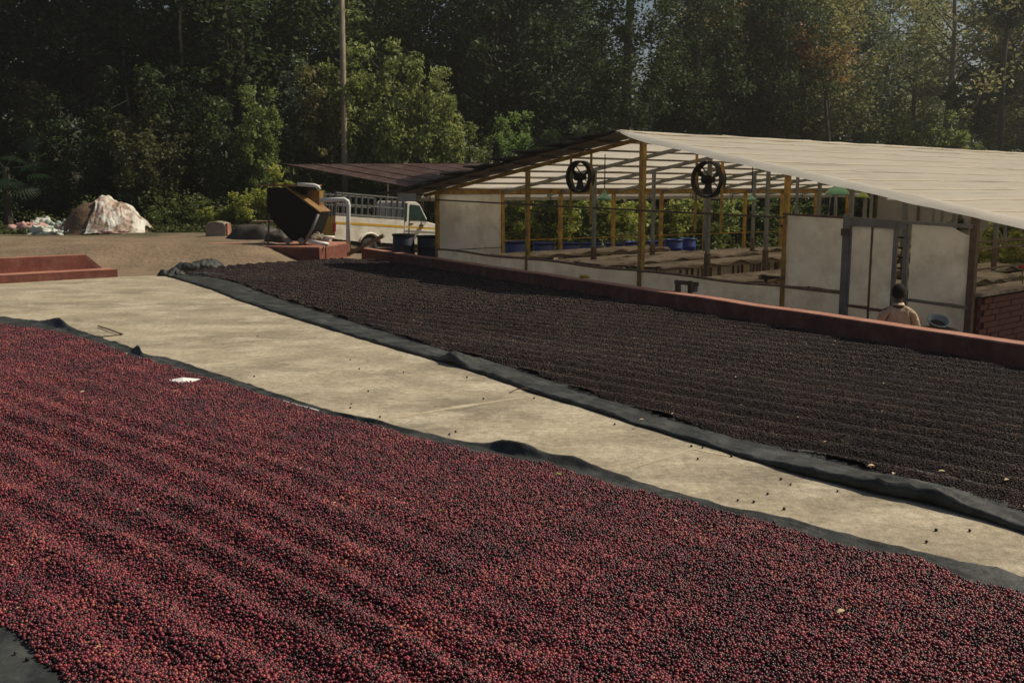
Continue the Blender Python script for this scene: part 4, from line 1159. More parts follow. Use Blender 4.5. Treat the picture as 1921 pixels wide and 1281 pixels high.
def fruit(name, poly, kind, m, label, r0, tiers, seed, basem, cat):
    rg = np.random.default_rng(seed)
    P = [(p.x, p.y) for p in poly]
    xs = [p[0] for p in P]; ys = [p[1] for p in P]
    allp = []; allr = []
    for (ya, yb, sp, rad) in tiers:
        gx = np.arange(min(xs), max(xs), sp); gy = np.arange(max(ya, min(ys)), min(yb, max(ys)), sp * .866)
        if len(gy) == 0: continue
        X, Y = np.meshgrid(gx, gy)
        X = X + (np.arange(len(gy)) % 2)[:, None] * sp / 2
        X = X.ravel(); Y = Y.ravel()
        keep = np.abs(X) < (Y * .52 + 3.0)           # only where this or a sidestepped camera can see
        X = X[keep]; Y = Y[keep]
        X = X + rg.normal(0, sp * .30, X.size); Y = Y + rg.normal(0, sp * .30, Y.size)
        k = inpoly(X + .05 * (vnoise(X * 7, Y * 7, 21) - .5), Y + .05 * (vnoise(X * 7, Y * 7, 22) - .5), P)
        X = X[k]; Y = Y[k]
        rr_ = rad * (1 + rg.normal(0, .17, X.size)).clip(.55, 1.5)
        Z = bedh(X, Y, kind) + rr_ * .5 + np.abs(rg.normal(0, rad * .45, X.size))
        allp.append(np.stack([X, Y, Z], 1)); allr.append(rr_)
        # a sprinkling on top
        n2 = X.size // 7; ii = rg.integers(0, X.size, n2)
        X2 = X[ii] + rg.normal(0, sp * .5, n2); Y2 = Y[ii] + rg.normal(0, sp * .5, n2); r2 = rad * (1 + rg.normal(0, .12, n2)).clip(.6, 1.4)
        allp.append(np.stack([X2, Y2, bedh(X2, Y2, kind) + r2 * 1.9], 1)); allr.append(r2)
    # 
    Pn = np.concatenate(allp); Rn = np.concatenate(allr)
    n = len(Pn)
    me = bpy.data.meshes.new(name); me.vertices.add(n); me.vertices.foreach_set('co', Pn.astype(np.float32).ravel())
    sz = me.attributes.new('size', 'FLOAT_VECTOR', 'POINT')
    Sv = np.stack([Rn * rg.uniform(.9, 1.12, n), Rn * rg.uniform(.9, 1.0, n), Rn * rg.uniform(.82, 1.0, n)], 1)
    sz.data.foreach_set('vector', Sv.astype(np.float32).ravel())
    tn = me.attributes.new('turn', 'FLOAT_VECTOR', 'POINT')
    tn.data.foreach_set('vector', rg.uniform(-1, 1, (n, 3)).astype(np.float32).ravel() * np.array(.8, np.float32) * np.tile(np.array([1, 1, 4], np.float32), n))
    # bed surface under the fruit
    st_ = .06
    gx = np.arange(min(xs), max(xs) + st_, st_); gy = np.arange(max(1.0, min(ys)), max(ys) + st_, st_)
    X, Y = np.meshgrid(gx, gy); inside = inpoly(X.ravel(), Y.ravel(), P).reshape(X.shape)
    Z = bedh(X, Y, kind) - .002
    ids = -np.ones(X.shape, int); V = []; F = []
    q = inside[:-1, :-1] & inside[1:, :-1] & inside[:-1, 1:] & inside[1:, 1:]
    use = np.zeros(X.shape, bool); use[:-1, :-1] |= q; use[1:, :-1] |= q; use[:-1, 1:] |= q; use[1:, 1:] |= q
    ids[use] = np.arange(use.sum())
    V = np.stack([X[use], Y[use], Z[use]], 1)
    jj, ii = np.nonzero(q)
    F = np.stack([ids[jj, ii], ids[jj, ii + 1], ids[jj + 1, ii + 1], ids[jj + 1, ii]], 1)
    bm_ = bpy.data.meshes.new(name + '_layer'); bm_.from_pydata(V.tolist(), [], F.tolist()); bm_.polygons.foreach_set('use_smooth', [True] * len(F)); bm_.materials.append(basem)
    base = bpy.data.objects.new(name, bm_); COL.objects.link(base)
    tag(base, label, cat, kind='stuff')
    o = bpy.data.objects.new('cherry_layer', me); COL.objects.link(o); o.parent = base; o['kind'] = 'stuff'
    me.materials.append(m)
    md = o.modifiers.new('fruit', 'NODES'); md.node_group = sphere_group(name, m, 2 if kind == 'red' else 1)
    print(name, n)
    return base
red_poly = red_in + red_low[::-1]
fruit('red_coffee_cherries', red_poly, 'red', M['cherry'], 'bed of glossy red coffee cherries spread in rough furrows', .0072, [(1, 7.2, .0145, .0075), (7.2, 11, .0155, .0080), (11, 20, .018, .0095)], 7, M['bedred'], 'coffee cherries')
dk_poly = dk_in + dk_far
fruit('dried_coffee_cherries', dk_poly, 'black', M['dried'], 'bed of dark dried coffee cherries spread beside the red wall', .006, [(1, 10.5, .0135, .0064), (10.5, 16, .0165, .0082), (16, 31, .024, .012)], 9, M['bedblack'], 'coffee cherries')

# loose fruit on the concrete
loose = [(483, 632), (477, 707), (657, 676), (674, 693), (757, 699), (691, 735), (659, 759), (657, 766), (713, 783), (876, 709), (907, 749), (1002, 748), (843, 816), (855, 811), (1153, 797), (1274, 928), (1309, 862), (1297, 838), (1318, 841), (1372, 857), (1465, 900), (1483, 910), (1571, 923), (1440, 928), (1384, 940), (1414, 943), (1471, 956), (1756, 996), (1819, 997), (1738, 1018), (30, 1236), (52, 1248), (76, 1242)]
proto = None
for i, (px, py) in enumerate(loose):
    p = G(px, py)
    if proto is None:
        proto = MB().lathe([(.0005, -.0085), (.006, -.006), (.0085, 0), (.006, .006), (.0015, .0085)], 12).build('loose_cherry', M['dried'], smooth=True)
        o = proto
    else:
        o = proto.copy(); COL.objects.link(o)
    o.location = (p.x, p.y, .0085 if i < 30 else .03)
    k = .85 + .35 * rr.random(); o.scale = (k, k * 1.1, k)
    o.rotation_euler = (0, 0, i)
    tag(o, 'single dark dried cherry lying loose on bare concrete between the beds', 'coffee cherry', 'loose cherries fallen outside the beds')
    if i >= 30:
        o['label'] = ('leftmost', 'middle', 'rightmost')[i - 30] + ' of three cherries on the net at lower left'

# chaff and bits of stalk lying on the beds
rc = np.random.default_rng(19)
def chaff(n, poly, kind, lo, hi, name, label, m):
    P = [(p.x, p.y) for p in poly]
    X = rc.uniform(-12, 9, n * 12); Y = rc.uniform(2, 28, n * 12)
    k = inpoly(X, Y, P) & (np.abs(X) < Y * .55 + .3); X = X[k][:n]; Y = Y[k][:n]
    mb = MB(); H = bedh(X, Y, kind)
    for x, y, h in zip(X, Y, H):
        a = rc.uniform(0, 6.3); L = rc.uniform(lo, hi); w = L * rc.uniform(.2, .6)
        dx, dy = math.cos(a) * L, math.sin(a) * L; z = h + .017
        mb.add([(x - dx, y - dy, z), (x + dy * w / L, y - dx * w / L, z + .003), (x + dx, y + dy, z + .004), (x - dy * w / L, y + dx * w / L, z + .007)], [(0, 1, 2, 3)])
    tag(mb.build(name, m), label, 'chaff', kind='stuff')
chaff(520, dk_poly, 'black', .006, .018, 'dried_chaff', 'pale flecks of chaff scattered over the dried cherries', M['dry_leaf'])
chaff(170, red_poly, 'red', .004, .013, 'stalk_bits', 'small bits of stalk scattered over the red cherries', M['dry_leaf'])

# paper, leaves, twigs
pts = [G(316, 713, .06), G(345, 721, .045), G(376, 711, .06), G(343, 708, .085)]
tag(MB().add([p for p in pts], [(0, 1, 2, 3)]).build('paper_sheet', M['paper'], solid=.003), 'crumpled white paper lying on the red cherries near the upper edge', 'paper')
def leaf(px, py, L, ang, m, label, z=.075, tilt=.25):
    p = G(px, py, z)
    Mx = Matrix.Rotation(ang, 3, 'Z') @ Matrix.Rotation(tilt, 3, 'X')
    mb = MB()
    def fn(u, v):
        w = math.sin(math.pi * (u * .96 + .02)) ** .8 * L * .42
        y = (v - .5) * w
        return p + Mx @ Vector(((u - .5) * L, y, abs(v - .5) * .25 * w + .12 * L * math.sin(u * 3)))
    mb.grid(fn, 10, 4)
    tag(mb.build('fallen_leaf', m, smooth=True, solid=.0015), label, 'leaf')
leaf(1577, 1147, .055, .6, M['dry_leaf'], 'largest pale dry leaf on the red cherries at lower right')
leaf(1265, 976, .045, 2.2, M['dry_leaf'], 'pale dry leaf on the red cherries near their upper edge')
leaf(1634, 874, .06, .3, M['dry_leaf'], 'tan dry leaf at the near edge of the dried cherry bed')
leaf(1675, 888, .05, 1.2, M['dry_leaf'], 'small curled leaf just right of the tan leaf')
leaf(1203, 787, .045, .2, M['dry_leaf'], 'pale leaf fallen on the edge of the black net')
leaf(1047, 890, .055, .1, M['green_leaf'], 'yellow green leaf at the upper edge of the red cherries', z=.06)
leaf(155, 735, .06, 1.4, M['dry_leaf'], 'small dry leaf on the red cherries at far left')
leaf(826, 957, .03, 1.0, M['green_leaf'], 'tiny yellowish leaf in the middle of the red cherries')
leaf(1888, 900, .05, .5, M['dry_leaf'], 'brown leaf on the dried cherries at the right edge', z=.06)
leaf(1766, 884, .05, 0, M['dry_leaf'], 'narrow pale leaf on the dried cherries', z=.06)
def twig(pts, r, label):
    tag(MB().tube(pts, r, 5).build('twig', M['twig']), label, 'twig')
twig([G(184, 611, .02), G(205, 618, .03), G(230, 627, .02)], .010, 'longer thin twig on the concrete beside the net flap')
twig([G(230, 627, .01), G(205, 630, .015), G(186, 632, .01)], .008, 'shorter thin twig meeting the longer one')
twig([G(955, 736, .01), G(970, 730, .03), G(985, 728, .04), G(998, 733, .01)], .006, 'bent twig beside the black net in mid yard')
twig([G(1157, 975, .07), G(1180, 976, .075), G(1200, 969, .07)], .003, 'pale thin stalk lying on the red cherries')

# ------------------------------------------------------------------ vegetation
def leaves_mesh(name, C, size, rg, up=.5, aspect=.5, tint_noise=None):
    n = len(C)
    d = rg.normal(0, 1, (n, 3)); d[:, 2] *= .6; d /= np.linalg.norm(d, axis=1)[:, None]
    nn_ = rg.normal(0, 1, (n, 3)); nn_[:, 2] += up * 2; 
    v = np.cross(d, nn_); v /= np.linalg.norm(v, axis=1)[:, None] + 1e-9
    nn_ = np.cross(v, d)
    L = size * rg.uniform(.6, 1.3, n)[:, None]
    w = L * aspect
    bend = nn_ * L * .12
    V = np.stack([C - d * L / 2, C + v * w / 2 + bend, C + d * L / 2, C - v * w / 2 + bend], 1).reshape(-1, 3)
    me = bpy.data.meshes.new(name)
    me.vertices.add(4 * n); me.vertices.foreach_set('co', V.astype(np.float32).ravel())
    me.loops.add(4 * n); me.loops.foreach_set('vertex_index', np.arange(4 * n, dtype=np.int32))
    me.polygons.add(n); me.polygons.foreach_set('loop_start', np.arange(0, 4 * n, 4, dtype=np.int32))
    me.update(calc_edges=True)
    t = rg.random(n) * .7 + .3 * (tint_noise if tint_noise is not None else rg.random(n))
    at = me.attributes.new('tint', 'FLOAT', 'FACE'); at.data.foreach_set('value', t.astype(np.float32))
    me.materials.append(M['leaf'])
    return me

class Species:
    pass
def make_species(seed, h, trunk_h, r, nclump, per, leaf, clump_r, trunk_r, bark='bark', style='round', lean=.03, lobes=0):
    rg = np.random.default_rng(seed); rd = random.Random(seed)
    sp = Species()
    tp_ = []
    x = y = 0
    nseg = 8
    for k in range(nseg + 1):
        tp_.append(Vector((x, y, h * .93 * k / nseg))); x += rd.uniform(-lean, lean) * h / 6; y += rd.uniform(-lean, lean) * h / 6
    mb = MB().tube(tp_, [trunk_r * (1 - .85 * k / nseg) + .01 for k in range(nseg + 1)], 8)
    cl = []
    for i in range(nclump):
        u = (i + rd.random()) / nclump
        a = i * 2.399 + rd.uniform(-.4, .4)
        if style == 'round':
            z = trunk_h + (h - trunk_h) * u
            e = math.sin(math.pi * min(1, max(0, .12 + .86 * u))) ** .6
            rad = r * e * rd.uniform(.35, 1.0)
        elif style == 'column':
            z = trunk_h + (h - trunk_h) * u; rad = r * (1 - .75 * u) * rd.uniform(.3, 1.0)
        elif style == 'shoots':
            ns = 7; j = i % ns; sr_ = random.Random(seed * 31 + j)
            aj = j * 2.4 + sr_.uniform(-.5, .5); hj = h * sr_.uniform(.55, 1.0) if j else h; rj = r * sr_.uniform(.45, 1.15) * (1 if j else .15)
            uu = (i // ns + rd.random()) / (nclump / ns)
            z = trunk_h * .6 + (hj - trunk_h * .6) * uu
            rad = rj * (uu ** .7) * (1 - .25 * uu * uu); a = aj + rd.uniform(-.25, .25)
            rad += rd.uniform(-.12, .12) * r
        else:  # flat layered
            z = trunk_h + (h - trunk_h) * (u ** .6); rad = r * rd.uniform(.2, 1.0)
        c = Vector((math.cos(a) * rad, math.sin(a) * rad, z))
        cl.append(c)
        zz = max(trunk_h * .6, z - rad * .55 - .2)
        k = min(nseg - 1, int(zz / (h * .93) * nseg)); f = zz / (h * .93) * nseg - k
        b0 = tp_[k].lerp(tp_[min(nseg, k + 1)], min(1, f))
        if i % (1 if nclump < 40 else 2) == 0:
            m_ = b0.lerp(c, .5) + Vector((0, 0, -.06 * rad))
            rr_ = trunk_r * .35 * (1 - .6 * u)
            mb.tube([b0, m_, c], [rr_, rr_ * .6, rr_ * .25], 5, cap=False)
    C = []; T = []
    for c in cl:
        n = int(per * rd.uniform(.6, 1.3)); cr = clump_r * rd.uniform(.6, 1.3)
        q = rg.normal(0, 1, (n, 3)); q /= np.linalg.norm(q, axis=1)[:, None]
        q *= (rg.random(n) ** .5)[:, None] * cr; q[:, 2] *= .65
        q += rg.normal(0, cr * .12, q.shape)
        C.append(q + np.array(c)); T.append(np.full(n, rd.random()))
    C = np.concatenate(C); T = np.concatenate(T)
    sp.leaf = leaves_mesh('crown', C, leaf, rg, tint_noise=T)
    me = bpy.data.meshes.new('trunk'); me.from_pydata(mb.v, [], mb.f); me.polygons.foreach_set('use_smooth', [True] * len(mb.f)); me.materials.append(M[bark]); sp.trunk = me
    sp.h = h
    return sp

TALL1 = make_species(1, 15, 4.5, 3.9, 70, 170, .30, 1.15, .22)
TALL2 = make_species(2, 17, 5.5, 4.4, 75, 160, .32, 1.25, .26)
SLIM = make_species(3, 17, 4.0, 2.6, 70, 130, .26, .85, .16, 'bark_pale', 'column')
MID1 = make_species(4, 7, 1.2, 2.5, 84, 100, .24, .56, .10, style='shoots')
MID2 = make_species(5, 7.5, 1.4, 2.8, 84, 95, .27, .60, .11, 'bark_pale', style='shoots')
BUSH1 = make_species(6, 3.2, .35, 1.6, 49, 85, .18, .36, .05, style='shoots')
BUSH2 = make_species(7, 2.8, .3, 1.6, 49, 80, .20, .36, .05, style='shoots')
AIRY = make_species(8, 13, 4.0, 4.6, 42, 95, .24, 1.0, .26, 'bark_pale', 'flat', lean=.07)

def plant(sp, name, x, y, h, color, label, cat, group, rz, wide=1.0, trunkname='trunk'):
    r = empty(name, (x, y, gz(x, y) - .05), label, cat, group, rz)
    k = h / sp.h; r.scale = (k * wide, k * wide, k)
    t = bpy.data.objects.new(trunkname, sp.trunk); COL.objects.link(t); t.parent = r
    c = bpy.data.objects.new('crown', sp.leaf); COL.objects.link(c); c.parent = r
    c.color = (*color, 1)
    return r
def at(px, Y): return (px - 960) / 1895 * Y

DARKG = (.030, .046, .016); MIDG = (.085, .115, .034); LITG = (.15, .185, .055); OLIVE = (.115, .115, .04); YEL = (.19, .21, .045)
RUST = (.17, .095, .04); BLUEG = (.065, .095, .055); PALE = (.20, .22, .12); RMID = (.10, .125, .055); RBLUE = (.11, .145, .095); ROLIVE = (.17, .17, .07)  # right-hand greens lightened, putting haze and glare into the leaf colour
rt = random.Random(42)
ordw = ['first', 'second', 'third', 'fourth', 'fifth', 'sixth', 'seventh', 'eighth', 'ninth', 'tenth', 'eleventh', 'twelfth', 'thirteenth', 'fourteenth', 'fifteenth']
# tall front trees
tall = [(-90, 50, 16, TALL1, DARKG), (5, 46, 15, TALL2, DARKG), (95, 51, 17, TALL1, DARKG), (175, 47, 16, TALL2, DARKG), (262, 52, 17, TALL1, DARKG), (345, 48, 16, TALL2, DARKG), (412, 54, 17, SLIM, DARKG), (448, 46.5, 17, TALL1, DARKG), (462, 47.5, 18, SLIM, DARKG),
        (540, 52, 16, TALL2, BLUEG), (612, 50, 14, TALL1, MIDG), (690, 55, 16, TALL2, MIDG), (775, 52, 14, TALL1, MIDG), (855, 54, 16, TALL2, DARKG), (930, 50, 15, TALL1, DARKG), (985, 56, 16, TALL2, DARKG), (1030, 52, 15, TALL1, BLUEG), (1050, 58, 13, TALL2, BLUEG)]
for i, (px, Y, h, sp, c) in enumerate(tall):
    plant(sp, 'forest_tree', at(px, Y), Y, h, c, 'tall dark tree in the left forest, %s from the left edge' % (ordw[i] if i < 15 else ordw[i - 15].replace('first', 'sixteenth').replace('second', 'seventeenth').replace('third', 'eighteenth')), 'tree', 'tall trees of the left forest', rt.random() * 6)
tall2 = [(1262, 58, 9.0, TALL1, RBLUE), (1352, 53, 14.5, TALL2, ROLIVE), (1400, 50, 15, TALL1, RMID), (1455, 54, 15, TALL2, RMID), (1500, 50, 13, TALL1, ROLIVE), (1578, 58, 14, TALL2, RBLUE), (1650, 62, 15, TALL1, PALE), (1722, 66, 14, SLIM, PALE),
         (1880, 60, 15, SLIM, ROLIVE), (1925, 56, 16, TALL2, PALE), (1995, 54, 15, TALL1, ROLIVE), (2080, 56, 15, TALL2, MIDG)]
for i, (px, Y, h, sp, c) in enumerate(tall2):
    plant(sp, 'forest_tree', at(px, Y), Y, h, c, 'tall tree behind the shed roof, %s from the gable end' % ordw[i], 'tree', 'tall trees behind the shed roof', rt.random() * 6)
plant(AIRY, 'forked_tree', at(1772, 52), 52, 14.5, ROLIVE, 'airy tree with pale forked limbs against the sky behind the roof', 'tree', None, 1.2)
plant(AIRY, 'forked_tree', at(1700, 60), 60, 13.0, PALE, 'airy grey limbed tree left of the forked one', 'tree', None, 3.4)
# rusty leaved sprays on two trees
def spray(px, py, Y, r, n, color, label, leafs=.24, seed=0):
    rg = np.random.default_rng(seed + int(px)); p = D(px, py, Y)
    C = []
    for k in range(7):
        c = np.array([rg.uniform(-r, r), rg.uniform(-.5, .5), rg.uniform(-r * .5, r * .5)])
        q = rg.normal(0, 1, (n // 7, 3)) * np.array([.38, .38, .22]); C.append(q + c)
    me = leaves_mesh('crown', np.concatenate(C), leafs, rg)
    g0 = gz(p.x, Y)
    root = empty('rusty_leaved_tree', (p.x, Y, g0), label, 'tree', 'rusty leaved trees behind the shed roof')
    c = bpy.data.objects.new('crown', me); COL.objects.link(c); c.parent = root; c.location = (0, 0, p.z - g0); c.color = (*color, 1)
    mb = MB().tube([(0, 0, -.1), (.3, .1, (p.z - g0) * .4), (-.1, .2, (p.z - g0) * .8), (0, 0, p.z - g0)], [.14, .11, .07, .03], 7)
    for k in range(5):
        a = k * 1.3; mb.tube([(0, 0, (p.z - g0) * (.7 + .05 * k)), (math.cos(a) * r * .7, math.sin(a) * .5, p.z - g0 + .4 * math.sin(k))], [.05, .015], 5, cap=False)
    mb.build('trunk', M['bark'], root, world=False)
spray(1330, 40, 47, 1.3, 900, (.13, .085, .035), 'brownish leaved tree top left of the orange one behind the roof')
spray(1405, 60, 46.8, 1.2, 800, (.16, .09, .035), 'rusty leaved tree top just left of the orange one')
spray(1485, 85, 46.5, 1.1, 750, (.20, .105, .04), 'orange rusty leaved tree top at the middle of the roof skyline')
spray(1558, 120, 46, 1.0, 700, (.15, .10, .035), 'small golden brown tree top right of the orange one')
# mid layer, left
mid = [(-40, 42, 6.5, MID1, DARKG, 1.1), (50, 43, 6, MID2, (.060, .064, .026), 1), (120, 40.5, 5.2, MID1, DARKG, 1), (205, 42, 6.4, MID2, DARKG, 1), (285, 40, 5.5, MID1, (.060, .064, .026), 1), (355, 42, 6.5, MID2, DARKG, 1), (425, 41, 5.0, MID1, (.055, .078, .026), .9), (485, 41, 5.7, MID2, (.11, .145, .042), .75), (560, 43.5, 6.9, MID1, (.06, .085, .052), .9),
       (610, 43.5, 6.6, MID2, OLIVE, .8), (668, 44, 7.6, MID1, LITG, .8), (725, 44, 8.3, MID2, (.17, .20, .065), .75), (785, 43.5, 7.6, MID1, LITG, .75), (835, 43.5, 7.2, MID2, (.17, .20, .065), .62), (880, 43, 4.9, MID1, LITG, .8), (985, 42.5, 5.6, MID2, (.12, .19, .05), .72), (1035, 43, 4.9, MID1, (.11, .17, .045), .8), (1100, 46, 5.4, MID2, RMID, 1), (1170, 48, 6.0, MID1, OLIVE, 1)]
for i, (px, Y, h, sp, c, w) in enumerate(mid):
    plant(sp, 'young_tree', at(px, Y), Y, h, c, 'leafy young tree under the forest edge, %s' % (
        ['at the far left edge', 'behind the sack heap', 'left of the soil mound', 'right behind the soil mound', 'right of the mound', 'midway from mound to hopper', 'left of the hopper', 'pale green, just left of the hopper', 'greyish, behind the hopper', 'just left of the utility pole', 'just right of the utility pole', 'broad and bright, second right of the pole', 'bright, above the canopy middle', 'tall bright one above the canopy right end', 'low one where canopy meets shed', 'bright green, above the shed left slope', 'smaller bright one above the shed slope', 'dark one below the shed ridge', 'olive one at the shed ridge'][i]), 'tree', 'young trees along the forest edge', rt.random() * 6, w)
midr = [(1240, 50, 6.2, MID1, RMID, 1), (1330, 48, 5.4, MID2, RMID, 1.1), (1425, 50, 6.4, MID1, RMID, 1.1), (1520, 52, 6.8, MID2, RBLUE, 1.1), (1600, 52, 6.4, MID1, RMID, 1.1), (1680, 50, 5.6, MID2, MIDG, 1.0), (1735, 49, 6.6, MID1, (.17, .20, .065), .9), (1795, 49, 6.2, MID2, (.15, .19, .055), .9), (1850, 52, 5.6, MID1, MIDG, .9), (1915, 52, 6.2, MID2, ROLIVE, 1.0), (1990, 50, 6.0, MID1, MIDG, 1.1)]
for i, (px, Y, h, sp, c, w) in enumerate(midr):
    plant(sp, 'young_tree', at(px, Y), Y, h, c, 'leafy small tree rising behind the long roof, %s from the ridge end' % ordw[i], 'tree', 'small trees behind the long roof', rt.random() * 6, w)
# bare slim trunks
for i, (px, Y, h, r) in enumerate(((433, 45, 13, .16), (456, 45.5, 13, .20), (253, 46, 12, .08), (358, 45, 12, .09), (1868, 50, 12, .16), (1548, 49, 4.5, .05), (1257, 47, 7, .07), (1815, 51, 7, .06), (1842, 53, 8, .06))):
    x = at(px, Y); g0 = gz(x, Y)
    root = empty('slim_tree', (x, Y, g0), ['left of the twin dark trunks in the left forest', 'right and thicker of the twin dark trunks in the left forest', 'thin pale stem above the soil mound', 'thin stem midway between mound and hopper', 'dark straight trunk right of the forked tree', 'leaning pale stub behind the roof', 'thin stem near the ridge end', 'thin stem left of the dark straight trunk', 'second thin stem by the dark straight trunk'][i], 'tree')
    MB().tube([(0, 0, -.2), (.1 * rt.uniform(-1, 1), 0, h * .35), (.25 * rt.uniform(-1, 1), 0, h * .7), (.3 * rt.uniform(-1, 1), 0, h)], [r, r * .9, r * .8, r * .6], 8).build('trunk', M['bark' if i in (0, 1, 4) else 'bark_pale'], root, world=False, smooth=True)
    c = bpy.data.objects.new('crown', BUSH1.leaf); COL.objects.link(c); c.parent = root; c.location = (.2, 0, h - 2.2); c.scale = (1.1, 1.1, 1.0); c.color = (*DARKG, 1)
# bushes seen through the shed and along the verge
bl = [(905, 38.5, 2.6), (955, 37.5, 2.5), (1000, 39, 2.9), (1045, 38, 2.5), (1095, 40, 3.0), (1150, 39.5, 2.6), (1205, 42, 2.9), (1255, 41, 2.7), (1300, 43, 2.9), (1340, 42, 2.8), (1385, 45, 3.0), (1440, 45, 3.0), (1500, 47, 3.2), (1555, 48, 3.1), (1605, 50, 3.4)]
for i, (px, Y, h) in enumerate(bl):
    c = (YEL if i in (1, 3, 5, 7) else (LITG if i < 10 else MIDG))
    plant(BUSH1 if i % 2 else BUSH2, 'coffee_bush', at(px, Y), Y, h, c, 'green coffee bush seen through the open shed, %s from the left' % ordw[i], 'bush', 'coffee bushes beyond the shed', rt.random() * 6, 1.15, 'stem')
bl2 = [(395, 37.2, 1.0), (440, 37.6, 1.5), (480, 36.5, 1.6), (520, 37.5, 2.4), (350, 38.2, 1.4), (300, 37.5, 1.3), (545, 41.5, 2.6), (610, 42.5, 2.4), (700, 43, 2.8), (750, 43, 3.0), (90, 39.8, 1.8), (15, 39, 2.1), (850, 43, 2.6), (250, 39.5, 2.2), (165, 40, 2.0)]
nm = ['low one right of the mound', 'midway between mound and block', 'bright one behind the concrete block', 'tall one left of the hopper', 'small dark one right of the tarpaulin', 'at the foot of the tarpaulin', 'behind the hopper', 'between hopper and pole', 'under the canopy left', 'under the canopy middle', 'behind the sacks', 'at the left edge', 'under the canopy right', 'dark one behind the mound right side', 'dark one behind the mound top']
for i, (px, Y, h) in enumerate(bl2):
    plant(BUSH2 if i % 2 else BUSH1, 'verge_bush', at(px, Y), Y, h, (YEL if i in (0, 1, 2, 3) else (MIDG if i < 10 else DARKG)), 'leafy bush on the verge, ' + nm[i], 'bush', 'bushes along the verge', rt.random() * 6, 1.1, 'stem')
# dark big trunk seen through the shed
for i, (px, Y, r, lab) in enumerate(((1163, 40, .27, 'thick dark trunk seen through the shed right of the green lamp'), (1290, 44, .3, 'thick dark trunk seen through the shed below the right fan'), (1448, 46, .36, 'broad dark trunk seen through the shed left of the plastic panel'))):
    x = at(px, Y); root = empty('forest_tree', (x, Y, gz(x, Y)), lab, 'tree')
    MB().tube([(0, 0, -.2), (0, 0, 2), (.2, 0, 7), (.3, 0, 11)], [r, r * .9, r * .75, r * .5], 10).build('trunk', M['bark'], root, world=False, smooth=True)
    c = bpy.data.objects.new('crown', TALL1.leaf); COL.objects.link(c); c.parent = root; c.location = (.2, 0, 2.5); c.scale = (.6, .6, .6); c.color = (*DARKG, 1)
# right edge plants beyond the block wall
for px, py, Y, c, lab, sc in ((1912, 470, 27, YEL, 'bright yellow green bush at the right edge under the roof', 2.2), (1880, 440, 38, DARKG, 'dark bush beyond the right side of the shed', 3.2), (1960, 440, 36, MIDG, 'green bush outside the right side of the shed', 3.0)):
    x = at(px, Y); plant(BUSH2, 'garden_bush', x, Y, sc, c, lab, 'bush', None, 1.0, 1.0, 'stem')
p = D(1918, 502, 17.2)
fl = empty('red_bloom', p, 'red flower head at the right edge above the block wall', 'flower')
for k in range(9):
    a = k * .7; b_ = (k % 3) * .5
    MB().lathe([(.001, -.03), (.03, 0), (.001, .03)], 8, c=(.04 * math.cos(a), .04 * math.sin(a), .03 * b_)).build('petal', M['flower_red'], fl, world=False, smooth=True)
MB().tube([(0, 0, -.02), (.05, .02, -.5), (.06, .02, gz(p.x, 17.2) - p.z)], .012, 5).build('stem', M['green_leaf'], fl, world=False)

# palm at the left edge
px_, Yp = 12, 37.0
pr_ = empty('fan_palm', (at(px_, Yp), Yp, gz(at(px_, Yp), Yp)), 'dark fan palm with stiff fronds at the left edge', 'palm')
MB().tube([(0, 0, -.1), (.03, 0, 2.3)], [.16, .12], 9).build('trunk', M['bark'], pr_, world=False)
mb = MB()
for k in range(15):
    a = (k - 7) * .17; L = .95 * (1 - .02 * abs(k - 7))
    c0_ = Vector((.9, 0, .0)); tip = c0_ + Vector((math.cos(a) * L, math.sin(a) * L, -.12 - .1 * abs(a)))
    m_ = c0_.lerp(tip, .5) + Vector((0, 0, .05)); sd = Vector((-math.sin(a), math.cos(a), 0)) * .045
    mb.add([c0_, m_ + sd, tip, m_ - sd], [(0, 1, 2, 3)])
mb.tube([(0, 0, 0), (.9, 0, 0)], .015, 5)
fro = None
for k in range(14):
    if fro is None:
        fro = mb.build('frond', M['leaf'], pr_, world=False); o = fro
    else:
        o = fro.copy(); COL.objects.link(o); o.parent = pr_
    o.color = (.022, .045, .018, 1)
    o.location = (0, 0, 2.25); o.rotation_euler = (rt.uniform(-.2, .2), R(-50 + 95 * rt.random()), k * 2.399)

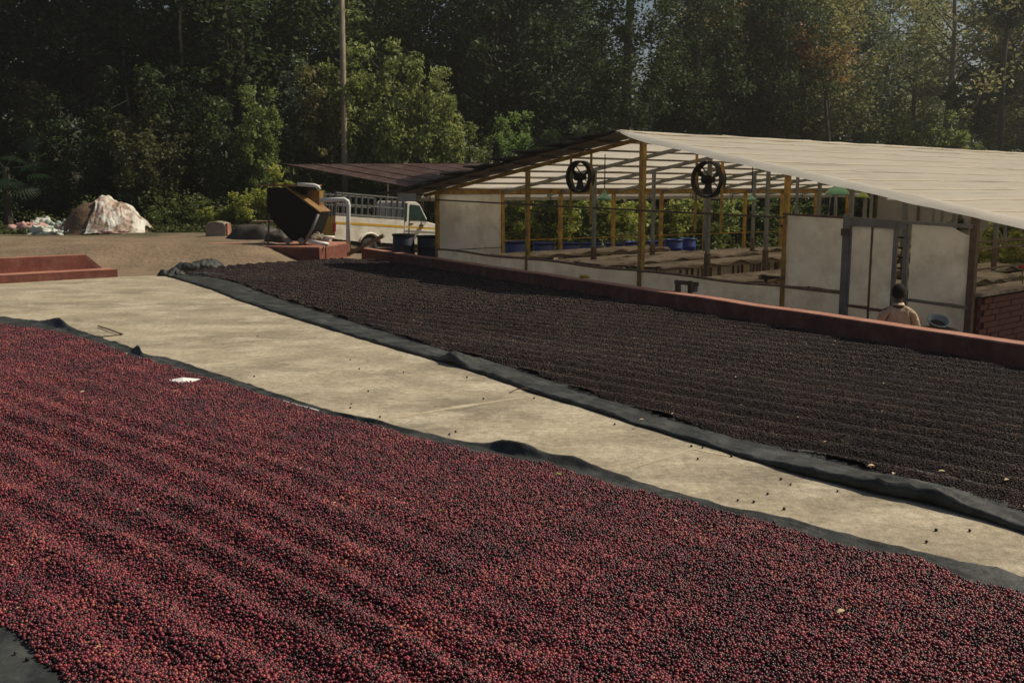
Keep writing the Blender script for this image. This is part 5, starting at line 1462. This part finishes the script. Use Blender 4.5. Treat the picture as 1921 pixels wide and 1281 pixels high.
# grass and undergrowth (one mass)
rg = np.random.default_rng(77)
def scatter(n, xa, xb, ya, yb, hmax, thr, freq):
    X = rg.uniform(xa, xb, n); Y = rg.uniform(ya, yb, n)
    k = vnoise(X * freq + 50, Y * freq + 50, 31) > thr
    X = X[k]; Y = Y[k]
    H = hmax * (.15 + vnoise(X * .9 + 9, Y * .9 + 9, 33)) * rg.random(len(X))
    Z = np.array([gz(a, b) for a, b in zip(X, Y)]) + H
    return np.stack([X, Y, Z], 1)
C = np.concatenate([scatter(42000, -27, 6, 37.0, 47, 1.5, .30, .7), scatter(12000, -24, -6, 35.2, 38.0, .28, .35, 1.1), scatter(30000, -2, 34, 38.5, 56, 1.6, .3, .7)])
me = leaves_mesh('undergrowth', C, .17, rg, up=.3, tint_noise=vnoise(C[:, 0] * .8 + 80, C[:, 1] * .8 + 80, 35))
o = bpy.data.objects.new('undergrowth', me); COL.objects.link(o); o.color = (.055, .07, .02, 1)
tag(o, 'tangled green undergrowth along the foot of the forest', 'undergrowth', kind='stuff')
# far woodland closing the view
C = []
for i in range(330):
    Y = rg.uniform(66, 112); px = rg.uniform(-350, 2300)
    x = at(px, Y); lim = 19
    if 1110 < px < 1270: lim = 9
    if 1760 < px < 1860: lim = 11
    if px > 1500: lim = min(lim, 15)
    z = gz(x, Y); hh = rg.uniform(8, lim)
    nl = 230
    q = rg.normal(0, 1, (nl, 3)); q /= np.linalg.norm(q, axis=1)[:, None]; q *= (rg.random(nl) ** .4)[:, None]
    C.append(q * np.array([3.2, 2.5, hh * .48]) + np.array([x, Y, z + hh * .5]))
C = np.concatenate(C)
me = leaves_mesh('far_woodland', C, .62, rg, tint_noise=vnoise(C[:, 0] * .2 + 80, C[:, 2] * .4 + 80, 36))
o = bpy.data.objects.new('far_woodland', me); COL.objects.link(o); o.color = (.075, .095, .05, 1)
tag(o, 'far dark woodland filling the view between the nearer trees', 'woodland', kind='stuff')

# ------------------------------------------------------------------ air
hz = MB().box((0, 95, 12), (440, 330, 30)).build('haze', M['leaf'])
hm = bpy.data.materials.new('haze'); hm.use_nodes = True
hn = hm.node_tree.nodes; hn.remove(hn['Principled BSDF'])
pv = hn.new('ShaderNodeVolumePrincipled'); pv.inputs['Density'].default_value = .0010; pv.inputs['Anisotropy'].default_value = .6; pv.inputs['Color'].default_value = (.93, .93, .88, 1)
hm.node_tree.links.new(pv.outputs[0], hn['Material Output'].inputs['Volume'])
hz.data.materials.clear(); hz.data.materials.append(hm)
tag(hz, 'thin pale haze in the air over the whole yard', 'haze', kind='stuff')
